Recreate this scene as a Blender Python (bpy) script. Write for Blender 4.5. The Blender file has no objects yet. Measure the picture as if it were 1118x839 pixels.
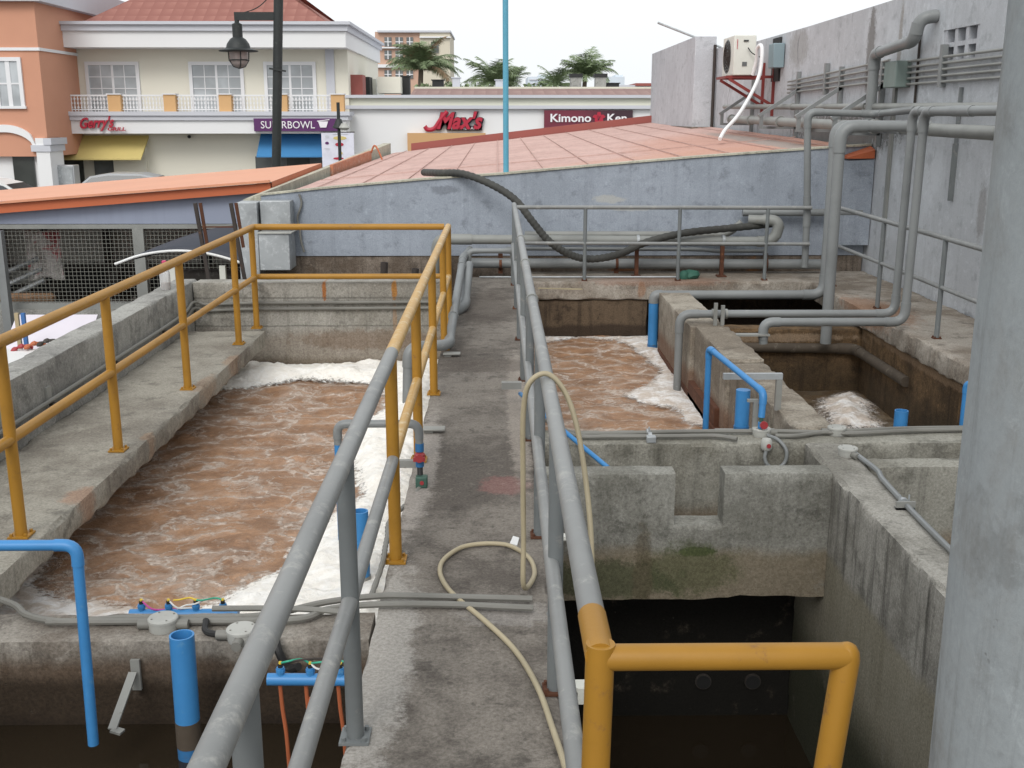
import bpy, math, random
from mathutils import Vector, noise, Matrix
random.seed(7)
R = math.radians
S = bpy.context.scene
COL = S.collection

# ------------------------------------------------------------------ camera
F, CX, CY, H = 1180.0, 559.0, 419.5, 1.70
pitch = math.atan(292.5 / F)
yaw = math.atan((559 - 543) / F * math.cos(pitch))
cf = Vector((math.sin(yaw) * math.cos(pitch), math.cos(yaw) * math.cos(pitch), -math.sin(pitch)))
cr = Vector((math.cos(yaw), -math.sin(yaw), 0))
cu = cr.cross(cf)
CAM = Vector((0, 0, H))
cam_d = bpy.data.cameras.new("camera")
cam_d.sensor_width = 36
cam_d.lens = F / 1118 * 36
cam_d.clip_start = 0.05
cam_d.clip_end = 3000
cam = bpy.data.objects.new("camera", cam_d)
COL.objects.link(cam)
cam.matrix_world = Matrix(((cr.x, cu.x, -cf.x, 0), (cr.y, cu.y, -cf.y, 0), (cr.z, cu.z, -cf.z, H), (0, 0, 0, 1)))
S.camera = cam

# ------------------------------------------------------------------ sky + sun (overcast)
SUN_EL, SUN_AZ = 42, 195
w = bpy.data.worlds.new("World"); S.world = w; w.use_nodes = True
wt = w.node_tree; wt.nodes.clear()
sky = wt.nodes.new('ShaderNodeTexSky'); sky.sky_type = 'NISHITA'; sky.sun_disc = False
sky.sun_elevation = R(SUN_EL); sky.sun_rotation = R(SUN_AZ)
sky.air_density = 1.0; sky.dust_density = 6.0; sky.ozone_density = 1.0
hs = wt.nodes.new('ShaderNodeHueSaturation'); hs.inputs['Saturation'].default_value = 0.12
mx = wt.nodes.new('ShaderNodeMix'); mx.data_type = 'RGBA'
mx.inputs['Factor'].default_value = 0.7
mx.inputs['B'].default_value = (11.6, 12.0, 12.3, 1)       # even cloud layer
bg = wt.nodes.new('ShaderNodeBackground'); bg.inputs['Strength'].default_value = 0.11
wo = wt.nodes.new('ShaderNodeOutputWorld')
wt.links.new(sky.outputs[0], hs.inputs['Color']); wt.links.new(hs.outputs[0], mx.inputs['A'])
wt.links.new(mx.outputs['Result'], bg.inputs['Color']); wt.links.new(bg.outputs[0], wo.inputs[0])
sd = bpy.data.lights.new("sun", 'SUN'); sd.energy = 1.1; sd.angle = R(25); sd.color = (1, .97, .92)
so = bpy.data.objects.new("sun", sd); COL.objects.link(so)
so.rotation_euler = (R(90 - SUN_EL), 0, R(-SUN_AZ) + math.pi)
so.location = (0, 0, 30)
S.view_settings.view_transform = 'Standard'; S.view_settings.look = 'None'
S.view_settings.exposure = 0.07; S.view_settings.gamma = 1.0

# ------------------------------------------------------------------ measured points -> world
def ray(px, py): return cf + cr * ((px - CX) / F) - cu * ((py - CY) / F)
def gz(px, py, z=0.0):
    d = ray(px, py); return CAM + d * ((z - H) / d.z)
def gy(px, py, y):
    d = ray(px, py); return CAM + d * (y / d.y)
def gx(px, py, x):
    d = ray(px, py); return CAM + d * (x / d.x)

# ------------------------------------------------------------------ node helpers
class NT:
    def __init__(s, name):
        s.m = bpy.data.materials.new(name); s.m.use_nodes = True
        s.t = s.m.node_tree; s.t.nodes.clear()
        s.out = s.n('ShaderNodeOutputMaterial'); s.b = s.n('ShaderNodeBsdfPrincipled')
        s.l(s.b.outputs[0], s.out.inputs[0])
        s.pos = s.n('ShaderNodeNewGeometry').outputs['Position']
    def n(s, t): return s.t.nodes.new(t)
    def l(s, a, b): s.t.links.new(a, b)
    def put(s, sock, v):
        if isinstance(v, (int, float)): sock.default_value = v
        elif isinstance(v, (tuple, list)): sock.default_value = tuple(v) + ((1,) if len(v) == 3 and sock.type == 'RGBA' else ())
        else: s.l(v, sock)
    def math(s, op, a, b=0.0, c=0.0, clamp=False):
        n = s.n('ShaderNodeMath'); n.operation = op; n.use_clamp = clamp
        s.put(n.inputs[0], a); s.put(n.inputs[1], b); s.put(n.inputs[2], c); return n.outputs[0]
    def mix(s, f, a, b, mode='MIX'):
        n = s.n('ShaderNodeMix'); n.data_type = 'RGBA'; n.blend_type = mode
        s.put(n.inputs['Factor'], f); s.put(n.inputs['A'], a); s.put(n.inputs['B'], b); return n.outputs['Result']
    def sc(s, v, scale, loc=(0, 0, 0)):
        n = s.n('ShaderNodeMapping'); s.l(v, n.inputs[0])
        n.inputs['Scale'].default_value = scale; n.inputs['Location'].default_value = loc; return n.outputs[0]
    def noise(s, scale, detail=4, rough=.55, dist=0, vec=None):
        n = s.n('ShaderNodeTexNoise'); s.l(vec or s.pos, n.inputs['Vector'])
        n.inputs['Scale'].default_value = scale; n.inputs['Detail'].default_value = detail
        n.inputs['Roughness'].default_value = rough; n.inputs['Distortion'].default_value = dist
        return n.outputs[0]
    def ss(s, v, a, b):
        n = s.n('ShaderNodeMapRange'); n.interpolation_type = 'SMOOTHSTEP'
        s.put(n.inputs[0], v); n.inputs[1].default_value = a; n.inputs[2].default_value = b; return n.outputs[0]
    def xyz(s, v=None):
        n = s.n('ShaderNodeSeparateXYZ'); s.l(v or s.pos, n.inputs[0]); return n.outputs
    def bump(s, h, strength=.3, dist=.01):
        n = s.n('ShaderNodeBump'); n.inputs['Strength'].default_value = strength
        n.inputs['Distance'].default_value = dist; s.l(h, n.inputs['Height']); s.l(n.outputs[0], s.b.inputs['Normal'])
    def fin(s, col, rough=.8, metal=0, spec=.4):
        s.put(s.b.inputs['Base Color'], col); s.put(s.b.inputs['Roughness'], rough)
        s.put(s.b.inputs['Metallic'], metal); s.b.inputs['Specular IOR Level'].default_value = spec
        return s.m

def concrete(name, light, dark, streak=.35, zones=(), spots=(), cracks=0.0, scale=1.0, bump=.5, rough=.88, joints=(), grain=1.0):
    t = NT(name)
    big = t.noise(.9 * scale, 6, .6, .4); mid = t.noise(5 * scale, 9, .7, .2); fine = t.noise(75, 5, .8); grit = t.noise(24, 8, .8, .2)
    bl = t.math('ADD', t.math('MULTIPLY', big, .55), t.math('MULTIPLY', t.noise(3.2 * scale, 12, .75, .3), .45))
    col = t.mix(t.ss(bl, .42, .57), dark, light)
    d2 = tuple(c * .5 for c in dark)
    col = t.mix(t.math('MULTIPLY', t.ss(mid, .53, .66), .3 + .3 * grain), col, d2)
    l2 = tuple(min(1, c * 1.35) for c in light)
    col = t.mix(t.math('MULTIPLY', t.ss(t.noise(9 * scale, 9, .78, .5), .55, .68), .5), col, l2)
    col = t.mix(t.math('MULTIPLY', t.ss(grit, .52, .66), .45 * grain), col, d2)
    col = t.mix(t.math('MULTIPLY', t.ss(t.noise(38, 7, .8), .57, .70), .45 * grain), col, l2)
    if streak:
        st = t.noise(1, 8, .72, 0, t.sc(t.pos, (11, 11, .6)))
        nz = t.n('ShaderNodeNewGeometry'); nzz = t.xyz(nz.outputs['Normal'])[2]
        vert = t.math('SUBTRACT', 1, t.math('ABSOLUTE', nzz), clamp=True)
        col = t.mix(t.math('MULTIPLY', t.math('MULTIPLY', t.ss(st, .48, .68), vert), streak), col, tuple(c * .45 for c in dark))
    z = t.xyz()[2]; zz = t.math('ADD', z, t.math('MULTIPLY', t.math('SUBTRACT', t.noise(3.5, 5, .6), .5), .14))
    for (za, zb, c, f) in zones:           # below za fades (by zb) to colour c: water-line staining, also painted darkness of deep pits
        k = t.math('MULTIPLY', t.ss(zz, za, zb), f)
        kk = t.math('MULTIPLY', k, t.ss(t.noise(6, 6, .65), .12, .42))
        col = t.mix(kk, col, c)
    for (c0, rad, c, f) in spots:
        v = t.n('ShaderNodeVectorMath'); v.operation = 'SUBTRACT'; t.l(t.pos, v.inputs[0]); v.inputs[1].default_value = c0
        v2 = t.n('ShaderNodeVectorMath'); v2.operation = 'DIVIDE'; t.l(v.outputs[0], v2.inputs[0]); v2.inputs[1].default_value = rad
        v3 = t.n('ShaderNodeVectorMath'); v3.operation = 'LENGTH'; t.l(v2.outputs[0], v3.inputs[0])
        dd = t.math('ADD', v3.outputs['Value'], t.math('MULTIPLY', t.math('SUBTRACT', t.noise(13, 10, .82), .5), 2.0))
        col = t.mix(t.math('MULTIPLY', t.ss(dd, 1.0, .6), f), col, c)
    if cracks:
        vo = t.n('ShaderNodeTexVoronoi'); vo.feature = 'DISTANCE_TO_EDGE'
        dv = t.n('ShaderNodeVectorMath'); dv.operation = 'ADD'; t.l(t.pos, dv.inputs[0])
        nn = t.n('ShaderNodeTexNoise'); t.l(t.pos, nn.inputs[0]); nn.inputs['Scale'].default_value = 3; nn.inputs['Detail'].default_value = 5
        sc_ = t.n('ShaderNodeVectorMath'); sc_.operation = 'SCALE'; t.l(nn.outputs[1], sc_.inputs[0]); sc_.inputs[3].default_value = .35
        t.l(sc_.outputs[0], dv.inputs[1]); t.l(dv.outputs[0], vo.inputs['Vector']); vo.inputs['Scale'].default_value = cracks
        ck = t.math('MULTIPLY', t.ss(vo.outputs['Distance'], .010, .002), t.ss(t.noise(1.1, 2), .45, .6))
        col = t.mix(t.math('MULTIPLY', ck, .55), col, tuple(c * .3 for c in dark))
    for (ax, v0, wd) in joints:
        k = t.ss(t.math('ABSOLUTE', t.math('SUBTRACT', t.math('ADD', t.xyz()[ax], t.math('MULTIPLY', t.noise(4, 3), .02)), v0 + .01)), wd, wd * .3)
        col = t.mix(t.math('MULTIPLY', k, .5), col, tuple(c * .35 for c in dark))
    pit = t.ss(t.noise(28, 3, .6), .70, .78)
    col = t.mix(t.math('MULTIPLY', pit, .45), col, d2)
    col = t.mix(.55 * grain, col, t.mix(t.ss(fine, .3, .7), (.18,) * 3, (.85,) * 3), 'SOFT_LIGHT')
    h = t.math('ADD', t.math('MULTIPLY', fine, .35), t.math('SUBTRACT', t.math('MULTIPLY', mid, .9), t.math('MULTIPLY', pit, .4)))
    t.bump(h, bump, .012)
    return t.fin(col, rough, 0, .3)

def paint(name, c, rough=.45, metal=0, wear=None, wearamt=.2, dirt=.35, bump=.08, scale=1.0, streak=0.0):
    t = NT(name)
    col = t.mix(t.math('MULTIPLY', t.ss(t.noise(2.5 * scale, 5, .6), .4, .7), dirt), c, tuple(x * .6 for x in c))
    if streak:
        st = t.noise(1, 5, .6, 0, t.sc(t.pos, (7, 7, .5)))
        col = t.mix(t.math('MULTIPLY', t.ss(st, .45, .72), streak), col, tuple(x * .55 for x in c))
    nf = t.noise(45 * scale, 6, .7)
    if wear: col = t.mix(t.math('MULTIPLY', t.ss(t.noise(14 * scale, 8, .72), .66 - wearamt * .4, .72), .85), col, wear)
    t.bump(nf, bump, .004)
    return t.fin(col, rough, metal, .4)

CG = (.305, .295, .255); CD = (.18, .17, .14)
M = {}
BRN = (.13, .085, .05); BLK = (.018, .015, .011)
M['walk'] = concrete('walkway_concrete', (.205, .183, .158), (.105, .091, .078), 0, cracks=0, bump=.7, scale=1.2,
                     spots=[((.03, 4.86, 0), (.15, .16, .3), (.25, .11, .10), .5), ((-.38, 3.2, 0), (.12, .9, .3), (.36, .34, .31), .8), ((-.38, 5.2, 0), (.09, 1.2, .3), (.33, .30, .27), .7),
                            ((.12, 6.3, 0), (.08, 1.8, .3), (.33, .29, .25), .6), ((.02, 3.5, 0), (.2, .12, .3), (.33, .31, .29), .5), ((-.1, 7.4, 0), (.5, .25, .3), (.07, .055, .045), .5), ((-.1, 9.8, 0), (.3, 1.2, .3), (.07, .055, .045), .55)])
M['conc'] = concrete('tank_concrete', CG, CD, .5, zones=[(-.30, -.42, (.20, .15, .10), .85), (-.56, -.68, (.010, .009, .007), 1.0)], bump=.6)  # lowest zone: wet concrete with the pit's shade painted in near-black
M['weir'] = concrete('weir_concrete', (.285, .28, .25), (.17, .165, .142), .35,
                     zones=[(-.37, -.45, (.20, .165, .115), .9)],
                     spots=[((.99, 5.0, -.41), (.14, .3, .03), (.04, .07, .012), .8), ((.95, 5.0, -.50), (.3, .3, .16), (.075, .085, .035), .6), ((.55, 5.0, -.56), (.42, .3, .13), (.055, .065, .03), .75), ((.72, 5.0, -.6), (.06, .3, .4), (.10, .08, .05), .6)], bump=.7)
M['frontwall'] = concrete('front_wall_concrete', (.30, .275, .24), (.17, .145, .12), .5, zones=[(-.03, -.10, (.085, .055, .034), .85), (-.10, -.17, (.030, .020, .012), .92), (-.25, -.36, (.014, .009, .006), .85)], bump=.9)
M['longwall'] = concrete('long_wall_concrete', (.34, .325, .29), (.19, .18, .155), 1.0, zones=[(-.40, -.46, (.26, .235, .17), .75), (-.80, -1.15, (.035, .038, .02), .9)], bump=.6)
M['midwall'] = concrete('mid_wall_concrete', (.35, .315, .26), (.19, .16, .125), .5, zones=[(-.30, -.42, (.17, .085, .05), .7)], bump=.7)
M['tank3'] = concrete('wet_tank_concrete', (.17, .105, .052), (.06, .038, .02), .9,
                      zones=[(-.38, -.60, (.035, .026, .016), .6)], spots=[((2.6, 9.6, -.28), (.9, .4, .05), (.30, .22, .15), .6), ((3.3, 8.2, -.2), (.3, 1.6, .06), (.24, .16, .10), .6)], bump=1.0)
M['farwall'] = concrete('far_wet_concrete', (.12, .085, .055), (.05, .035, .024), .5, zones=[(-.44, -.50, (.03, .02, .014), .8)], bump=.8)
M['slab'] = concrete('slab_concrete', (.31, .29, .245), (.20, .18, .15), .45, bump=.6,
                     spots=[((-1.93, 4.75, 0), (.09, .14, .2), (.33, .19, .12), .6), ((-1.93, 6.9, 0), (.06, .3, .2), (.29, .19, .12), .5), ((-1.92, 7.6, 0), (.05, .2, .2), (.28, .17, .10), .5), ((-1.92, 5.7, 0), (.04, .09, .2), (.28, .17, .10), .5)])
M['ledge'] = concrete('ledge_concrete', (.36, .325, .28), (.20, .165, .13), .4, bump=.8,
                      spots=[((3.4, 9.6, 0), (.35, .9, .2), (.25, .12, .06), .6), ((1.52, 11.3, -.08), (.05, .2, .12), (.28, .14, .07), .6), ((1.7, 11.4, 0), (.9, .4, .06), (.22, .11, .07), .5)])
M['backwall'] = concrete('back_wall_concrete', (.34, .325, .29), (.23, .215, .185), .45,
                         zones=[(.02, -.14, (.22, .17, .125), .5), (-.24, -.33, (.10, .075, .05), .7)], joints=[(2, .235, .012), (2, 0.0, .010)],
                         spots=[((-1.44, 8.9, .30), (.022, .3, .10), (.30, .11, .03), .95), ((-.86, 8.9, .30), (.028, .3, .09), (.34, .15, .03), .9), ((-.86, 8.9, .05), (.02, .3, .2), (.30, .17, .08), .5), ((-1.1, 8.9, -.12), (.7, .3, .1), (.15, .095, .06), .5)], bump=.6)
M['parapet'] = concrete('parapet_concrete', (.33, .325, .30), (.22, .215, .20), .25, bump=.45)
M['plinth'] = concrete('plinth_concrete', (.20, .165, .135), (.10, .075, .055), .6, bump=.8, spots=[((1.4, 12.1, .0), (.2, .3, .1), (.20, .08, .03), .7), ((2.9, 12.1, .0), (.1, .3, .2), (.25, .11, .04), .7)])
M['bluewall'] = concrete('blue_render', (.325, .358, .41), (.275, .305, .35), .22, bump=.25, grain=.6,
                         spots=[((1.25, 12.2, .80), (.22, .3, .05), (.42, .42, .40), .8), ((1.5, 12.2, .69), (.3, .3, .03), (.42, .42, .40), .6), ((-.6, 12.2, .9), (.18, .3, .06), (.12, .13, .15), .5)])
M['greywall'] = concrete('grey_render', (.52, .54, .565), (.445, .46, .48), .16, bump=.2, cracks=.3, rough=.9, grain=.35,
                         spots=[((4.15, 9.3, .9), (.3, .10, .3), (.18, .16, .14), .45), ((4.15, 12.5, 2.4), (.3, .16, .6), (.16, .15, .14), .8), ((4.15, 11.6, 2.2), (.3, .07, .8), (.22, .19, .15), .6), ((4.15, 13.5, 1.5), (.3, 2.4, .28), (.09, .085, .075), .8), ((4.15, 15.5, 2.6), (.3, .6, .3), (.25, .24, .22), .5)])
M['boxwall'] = concrete('box_render', (.50, .515, .54), (.45, .46, .485), .15, bump=.2, grain=.5)
M['column'] = concrete('column_concrete', (.30, .325, .335), (.235, .235, .225), .5, cracks=0, bump=.2, scale=1.0, grain=.2)
M['roofpink'] = concrete('pink_roof', (.56, .375, .33), (.50, .325, .285), 0, bump=.15, scale=1.0,
                         spots=[((3.2, 15, 1.3), (1.6, 5, .9), (.52, .265, .19), .55), ((2.6, 13.4, 1.3), (2.4, 1.2, .9), (.52, .28, .20), .5), ((3.6, 15, 1.3), (.22, 5, .5), (.30, .28, .26), .8)])
M['cream'] = concrete('cream_render', (.50, .48, .385), (.38, .36, .29), .4, bump=.2)
M['yard'] = concrete('yard_ground', (.22, .21, .20), (.12, .115, .11), 0, bump=.3, scale=.3)

YEL = (.37, .185, .022)
M['yellow'] = paint('yellow_paint', YEL, .48, 0, wear=(.20, .10, .04), wearamt=.20, dirt=.45, bump=.15)
M['yellow_worn'] = paint('yellow_worn_paint', (.50, .30, .09), .45, 0, wear=(.62, .54, .36), wearamt=.42, dirt=.3)
M['rail_grey'] = paint('grey_rail_paint', (.235, .24, .235), .45, .0, wear=(.36, .355, .33), wearamt=.34, dirt=.4)
M['post_grey'] = paint('grey_post_paint', (.165, .178, .18), .48, .0, wear=(.27, .26, .24), wearamt=.22, dirt=.5, bump=.15)
M['pipe_grey'] = paint('grey_pipe_paint', (.215, .225, .225), .42, 0, wear=(.29, .30, .29), wearamt=.15, dirt=.4)
M['pipe_pale'] = paint('pale_pipe_paint', (.25, .255, .24), .5, 0, dirt=.5, wear=(.22, .20, .17), wearamt=.15)
M['conduit'] = paint('grey_conduit', (.20, .195, .175), .5, .0, dirt=.5, wear=(.12, .11, .10), wearamt=.15)
M['blue'] = paint('blue_pvc', (.05, .225, .50), .38, 0, dirt=.4, wear=(.12, .28, .45), wearamt=.2, bump=.03)
M['blue_dark'] = paint('blue_pvc_scum', (.035, .15, .34), .4, 0, dirt=.6, wear=(.10, .08, .06), wearamt=.3)
M['bluepole'] = paint('blue_pole_paint', (.11, .36, .49), .5, 0, wear=(.25, .12, .07), wearamt=.14, dirt=.3)
M['rust'] = paint('rusty_steel', (.11, .045, .025), .85, .2, wear=(.28, .12, .06), wearamt=.3, bump=.4)
M['darkrust'] = paint('dark_steel', (.055, .045, .04), .7, .3, wear=(.14, .07, .04), wearamt=.2, bump=.3)
M['galv'] = paint('galvanised_steel', (.40, .42, .43), .45, .3, dirt=.7, wear=(.60, .62, .63), wearamt=.4)
M['bracket'] = paint('bracket_steel', (.28, .28, .26), .5, .1, dirt=.5, wear=(.12, .08, .05), wearamt=.15)
M['redpaint'] = paint('red_bracket_paint', (.22, .035, .03), .5, 0, dirt=.4)
M['redvalve'] = paint('red_valve', (.33, .04, .045), .4, 0, dirt=.3)
M['green'] = paint('green_plastic', (.05, .11, .085), .5, 0, dirt=.4)
M['greybox'] = paint('grey_green_box', (.20, .25, .23), .5, 0, dirt=.4)
M['paleblock'] = paint('pale_junction_box', (.42, .42, .39), .6, 0, dirt=.7, wear=(.30, .29, .26), wearamt=.2)
M['hose'] = paint('cream_hose', (.42, .36, .24), .5, 0, dirt=.5, wear=(.30, .25, .16), wearamt=.2)
M['blackhose'] = paint('ribbed_hose', (.055, .055, .05), .7, 0, dirt=.5, wear=(.11, .105, .095), wearamt=.3, bump=.4)
M['black'] = paint('black_rubber', (.02, .02, .02), .6, 0)
M['white'] = paint('white_paint', (.72, .72, .71), .55, 0, dirt=.12)
M['offwhite'] = paint('offwhite_metal', (.62, .62, .56), .45, 0, dirt=.3)
M['whitewrap'] = paint('white_lagging', (.80, .80, .80), .5, 0, dirt=.1)
M['wire_y'] = paint('yellow_wire', (.7, .5, .05), .5); M['wire_g'] = paint('green_wire', (.03, .35, .22), .5)
M['wire_p'] = paint('magenta_wire', (.5, .06, .30), .5); M['wire_w'] = paint('white_wire', (.7, .7, .68), .5)
M['orange_cable'] = paint('orange_cable', (.42, .12, .05), .5)
# mall paints
M['m_white'] = paint('mall_white', (.76, .76, .76), .8, dirt=.06, scale=.1, bump=.02)
M['m_cream'] = paint('mall_cream', (.74, .71, .61), .8, dirt=.08, scale=.1, bump=.02)
M['m_band'] = paint('mall_pale_band', (.66, .66, .56), .8, dirt=.08, scale=.1, bump=.02)
M['m_orange'] = paint('mall_orange', (.58, .29, .19), .8, dirt=.12, scale=.2, bump=.02)
M['m_pier'] = paint('mall_pier_orange', (.62, .38, .18), .8, dirt=.1, scale=.2)
M['m_trim'] = paint('mall_grey_trim', (.55, .56, .60), .8, dirt=.1, scale=.1)
M['orange_roof'] = paint('orange_metal_roof', (.66, .32, .20), .6, dirt=.15, scale=.3, bump=.03)
M['orange_dark'] = paint('orange_fascia', (.48, .125, .05), .6, dirt=.2, scale=.3, bump=.03)
M['fascia_blue'] = paint('blue_grey_fascia', (.27, .30, .385), .8, dirt=.15, scale=.5, bump=.05, streak=.2)
M['winframe'] = paint('window_frame', (.74, .74, .75), .5, dirt=.05)
M['awn_y'] = paint('yellow_awning', (.60, .49, .19), .8, dirt=.12, scale=.3)
M['awn_b'] = paint('blue_awning', (.06, .23, .47), .8, dirt=.12, scale=.3)
M['purple'] = paint('purple_sign', (.10, .025, .115), .6, dirt=.08)
M['signwhite'] = paint('sign_lettering', (.78, .76, .78), .6, dirt=.02)
M['signred'] = paint('sign_red', (.42, .02, .045), .5, dirt=.1)
M['signpink'] = paint('sign_outline', (.45, .30, .28), .6, dirt=.1)
M['signblack'] = paint('sign_black', (.03, .02, .03), .5, dirt=.1)
M['maroon'] = paint('maroon_fascia', (.30, .09, .075), .7, dirt=.2, scale=.5)
M['tan'] = paint('tan_render', (.55, .33, .16), .8, dirt=.1, scale=.2)
M['acwhite'] = paint('ac_white', (.66, .66, .60), .45, dirt=.2)
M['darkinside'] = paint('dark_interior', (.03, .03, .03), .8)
M['junk'] = paint('dark_junk', (.05, .042, .036), .7, dirt=.6, wear=(.13, .12, .11), wearamt=.4)
M['shutter'] = paint('grey_shutter', (.55, .54, .50), .7, dirt=.3)
M['navy'] = paint('navy_canvas', (.04, .045, .06), .6, dirt=.3)
M['carwhite'] = paint('car_white', (.70, .71, .70), .25, dirt=.05); M['carsilver'] = paint('car_silver', (.42, .43, .44), .3, .3, dirt=.05)
M['carglass'] = paint('car_glass', (.03, .035, .04), .1, dirt=.05)
M['lampblack'] = paint('lamp_black_paint', (.022, .026, .026), .55, dirt=.3, wear=(.06, .07, .06), wearamt=.25)
M['brownmat'] = paint('brown_bottle', (.28, .17, .10), .5)
M['pinkcap'] = paint('pink_cap', (.55, .06, .16), .4)
M['apt_or'] = paint('apartment_orange', (.55, .36, .27), .8, dirt=.1, scale=.1); M['apt_cr'] = paint('apartment_cream', (.62, .57, .46), .8, dirt=.1, scale=.1)
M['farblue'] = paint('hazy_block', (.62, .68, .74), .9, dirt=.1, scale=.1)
M['scum'] = paint('scum_coat', (.075, .058, .042), .8, dirt=.6, wear=(.15, .13, .10), wearamt=.3, bump=.5)
M['bark'] = paint('palm_bark', (.16, .13, .10), .9, dirt=.5, bump=.6)
M['bluewood'] = paint('blue_post', (.06, .17, .42), .6)
M['lightwood'] = paint('light_wood', (.45, .36, .22), .7)
M['sheet'] = paint('pale_sheet', (.68, .64, .70), .5, dirt=.1)

def glass(name, c=(.32, .35, .37), rough=.12):
    t = NT(name)
    return t.fin(t.mix(t.ss(t.noise(.7, 3), .35, .65), c, tuple(x * .65 for x in c)), rough, 0, .7)
M['pane'] = glass('window_glass', (.50, .53, .55), .3); M['panedark'] = glass('dark_window_glass', (.05, .055, .05)); M['panemid'] = glass('mid_glass', (.14, .15, .15))
t = NT('lamp_glass'); t.b.inputs['Transmission Weight'].default_value = .35; M['lampglass'] = t.fin((.42, .36, .34), .25)
t = NT('bottle_plastic'); t.b.inputs['Transmission Weight'].default_value = .6; M['bottle'] = t.fin((.8, .8, .8), .2)

def tiles(name, c1, c2, sx, sy):
    t = NT(name)
    p = t.xyz()
    fx = t.math('FRACT', t.math('MULTIPLY', p[0], sx)); fy = t.math('FRACT', t.math('MULTIPLY', p[2], sy))
    k = t.math('MULTIPLY', fx, fy)
    col = t.mix(k, c2, c1); col = t.mix(t.math('MULTIPLY', t.ss(t.noise(2, 5, .7), .4, .65), .5), col, c2)
    t.bump(t.math('ADD', fx, fy), .6, .05)
    return t.fin(col, .8)
M['redtile'] = tiles('red_roof_tiles', (.36, .17, .135), (.25, .10, .08), 2.2, 3.2)
M['browntile'] = tiles('brown_roof_tiles', (.36, .24, .21), (.24, .15, .135), 2.0, 4)

def brick_strip(name, c1, c2):
    t = NT(name); b = t.n('ShaderNodeTexBrick'); t.l(t.sc(t.pos, (1, 1, 1)), b.inputs[0]); b.inputs['Scale'].default_value = 3
    b.inputs['Color1'].default_value = c1 + (1,); b.inputs['Color2'].default_value = c2 + (1,)
    return t.fin(b.outputs[0], .8)

def mesh_wire(name):
    t = NT(name); p = t.xyz()
    def g(v):
        f = t.math('FRACT', t.math('MULTIPLY', v, 1 / .052)); return t.math('LESS_THAN', f, .12)
    k = t.math('MAXIMUM', g(p[0]), g(p[2]))
    t.b.inputs['Base Color'].default_value = (.15, .15, .13, 1); t.b.inputs['Roughness'].default_value = .6
    tr = t.n('ShaderNodeBsdfTransparent'); mxs = t.n('ShaderNodeMixShader')
    t.l(k, mxs.inputs[0]); t.l(tr.outputs[0], mxs.inputs[1]); t.l(t.b.outputs[0], mxs.inputs[2]); t.l(mxs.outputs[0], t.out.inputs[0])
    return t.m
M['wire'] = mesh_wire('wire_mesh')

def water_mat(name, base, dark, froth, amt):
    t = NT(name)
    wn = t.n('ShaderNodeTexNoise'); t.l(t.pos, wn.inputs['Vector']); wn.inputs['Scale'].default_value = 2.2; wn.inputs['Detail'].default_value = 6; wn.inputs['Roughness'].default_value = .65
    wo_ = t.n('ShaderNodeVectorMath'); wo_.operation = 'SCALE'; t.l(wn.outputs[1], wo_.inputs[0]); wo_.inputs[3].default_value = .85
    va = t.n('ShaderNodeVectorMath'); va.operation = 'ADD'; t.l(t.sc(t.pos, (1.0, 1.7, 1)), va.inputs[0]); t.l(wo_.outputs[0], va.inputs[1])
    def web(scale, w0, seed):
        m = t.n('ShaderNodeMapping'); t.l(va.outputs[0], m.inputs[0]); m.inputs['Location'].default_value = (seed, seed, 0)
        v = t.n('ShaderNodeTexVoronoi'); v.feature = 'DISTANCE_TO_EDGE'; t.l(m.outputs[0], v.inputs['Vector']); v.inputs['Scale'].default_value = scale
        return v.outputs['Distance']
    e1 = web(2.3, 0, 0); e2 = web(4.6, 0, 3.3)
    n1 = t.noise(3.2, 9, .7, .6); brk = t.ss(t.noise(2.3, 6, .65, .5), .40, .60); brk2 = t.ss(t.noise(5, 6, .7), .42, .60)
    l1 = t.math('MULTIPLY', t.ss(e1, .085, .01), t.ss(t.noise(2.3, 6, .65, .5), .34, .50)); l2 = t.math('MULTIPLY', t.math('MULTIPLY', t.ss(e2, .085, .01), brk2), .75)
    halo = t.math('MULTIPLY', t.math('MULTIPLY', t.ss(e1, .26, .0), brk), .55)
    spk = t.math('MULTIPLY', t.ss(t.noise(55, 5, .8), .60, .72), .35)
    f = t.math('MULTIPLY', t.math('MAXIMUM', l1, l2), t.math('ADD', t.ss(t.noise(26, 7, .8), .3, .58), .30))
    f = t.math('MULTIPLY', t.math('MAXIMUM', t.math('MAXIMUM', f, halo), spk), amt, clamp=True)
    col = t.mix(t.ss(n1, .38, .62), dark, base)
    col = t.mix(t.math('MULTIPLY', t.ss(t.noise(16, 8, .78, .4), .50, .68), .45), col, tuple(min(1, c * 1.55) for c in base))
    col = t.mix(t.math('MULTIPLY', t.ss(t.noise(30, 8, .8, .3), .54, .70), .40), col, tuple(c * .6 for c in dark))
    col = t.mix(f, col, froth)
    h = t.math('ADD', t.math('MULTIPLY', n1, 1.0), t.math('ADD', t.math('MULTIPLY', f, .35), t.math('MULTIPLY', t.noise(20, 8, .75), .5)))
    t.bump(h, .9, .03)
    return t.fin(col, t.mix(f, (.42,) * 3, (.85,) * 3), 0, .3)
M['water'] = water_mat('brown_froth_water', (.38, .215, .12), (.24, .13, .07), (.66, .56, .48), .75)
M['water3'] = water_mat('dark_brown_water', (.13, .085, .045), (.06, .04, .022), (.3, .26, .2), .3)
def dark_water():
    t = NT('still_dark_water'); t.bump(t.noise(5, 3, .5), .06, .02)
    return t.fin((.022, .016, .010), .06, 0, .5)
M['dark_water'] = dark_water()
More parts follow.
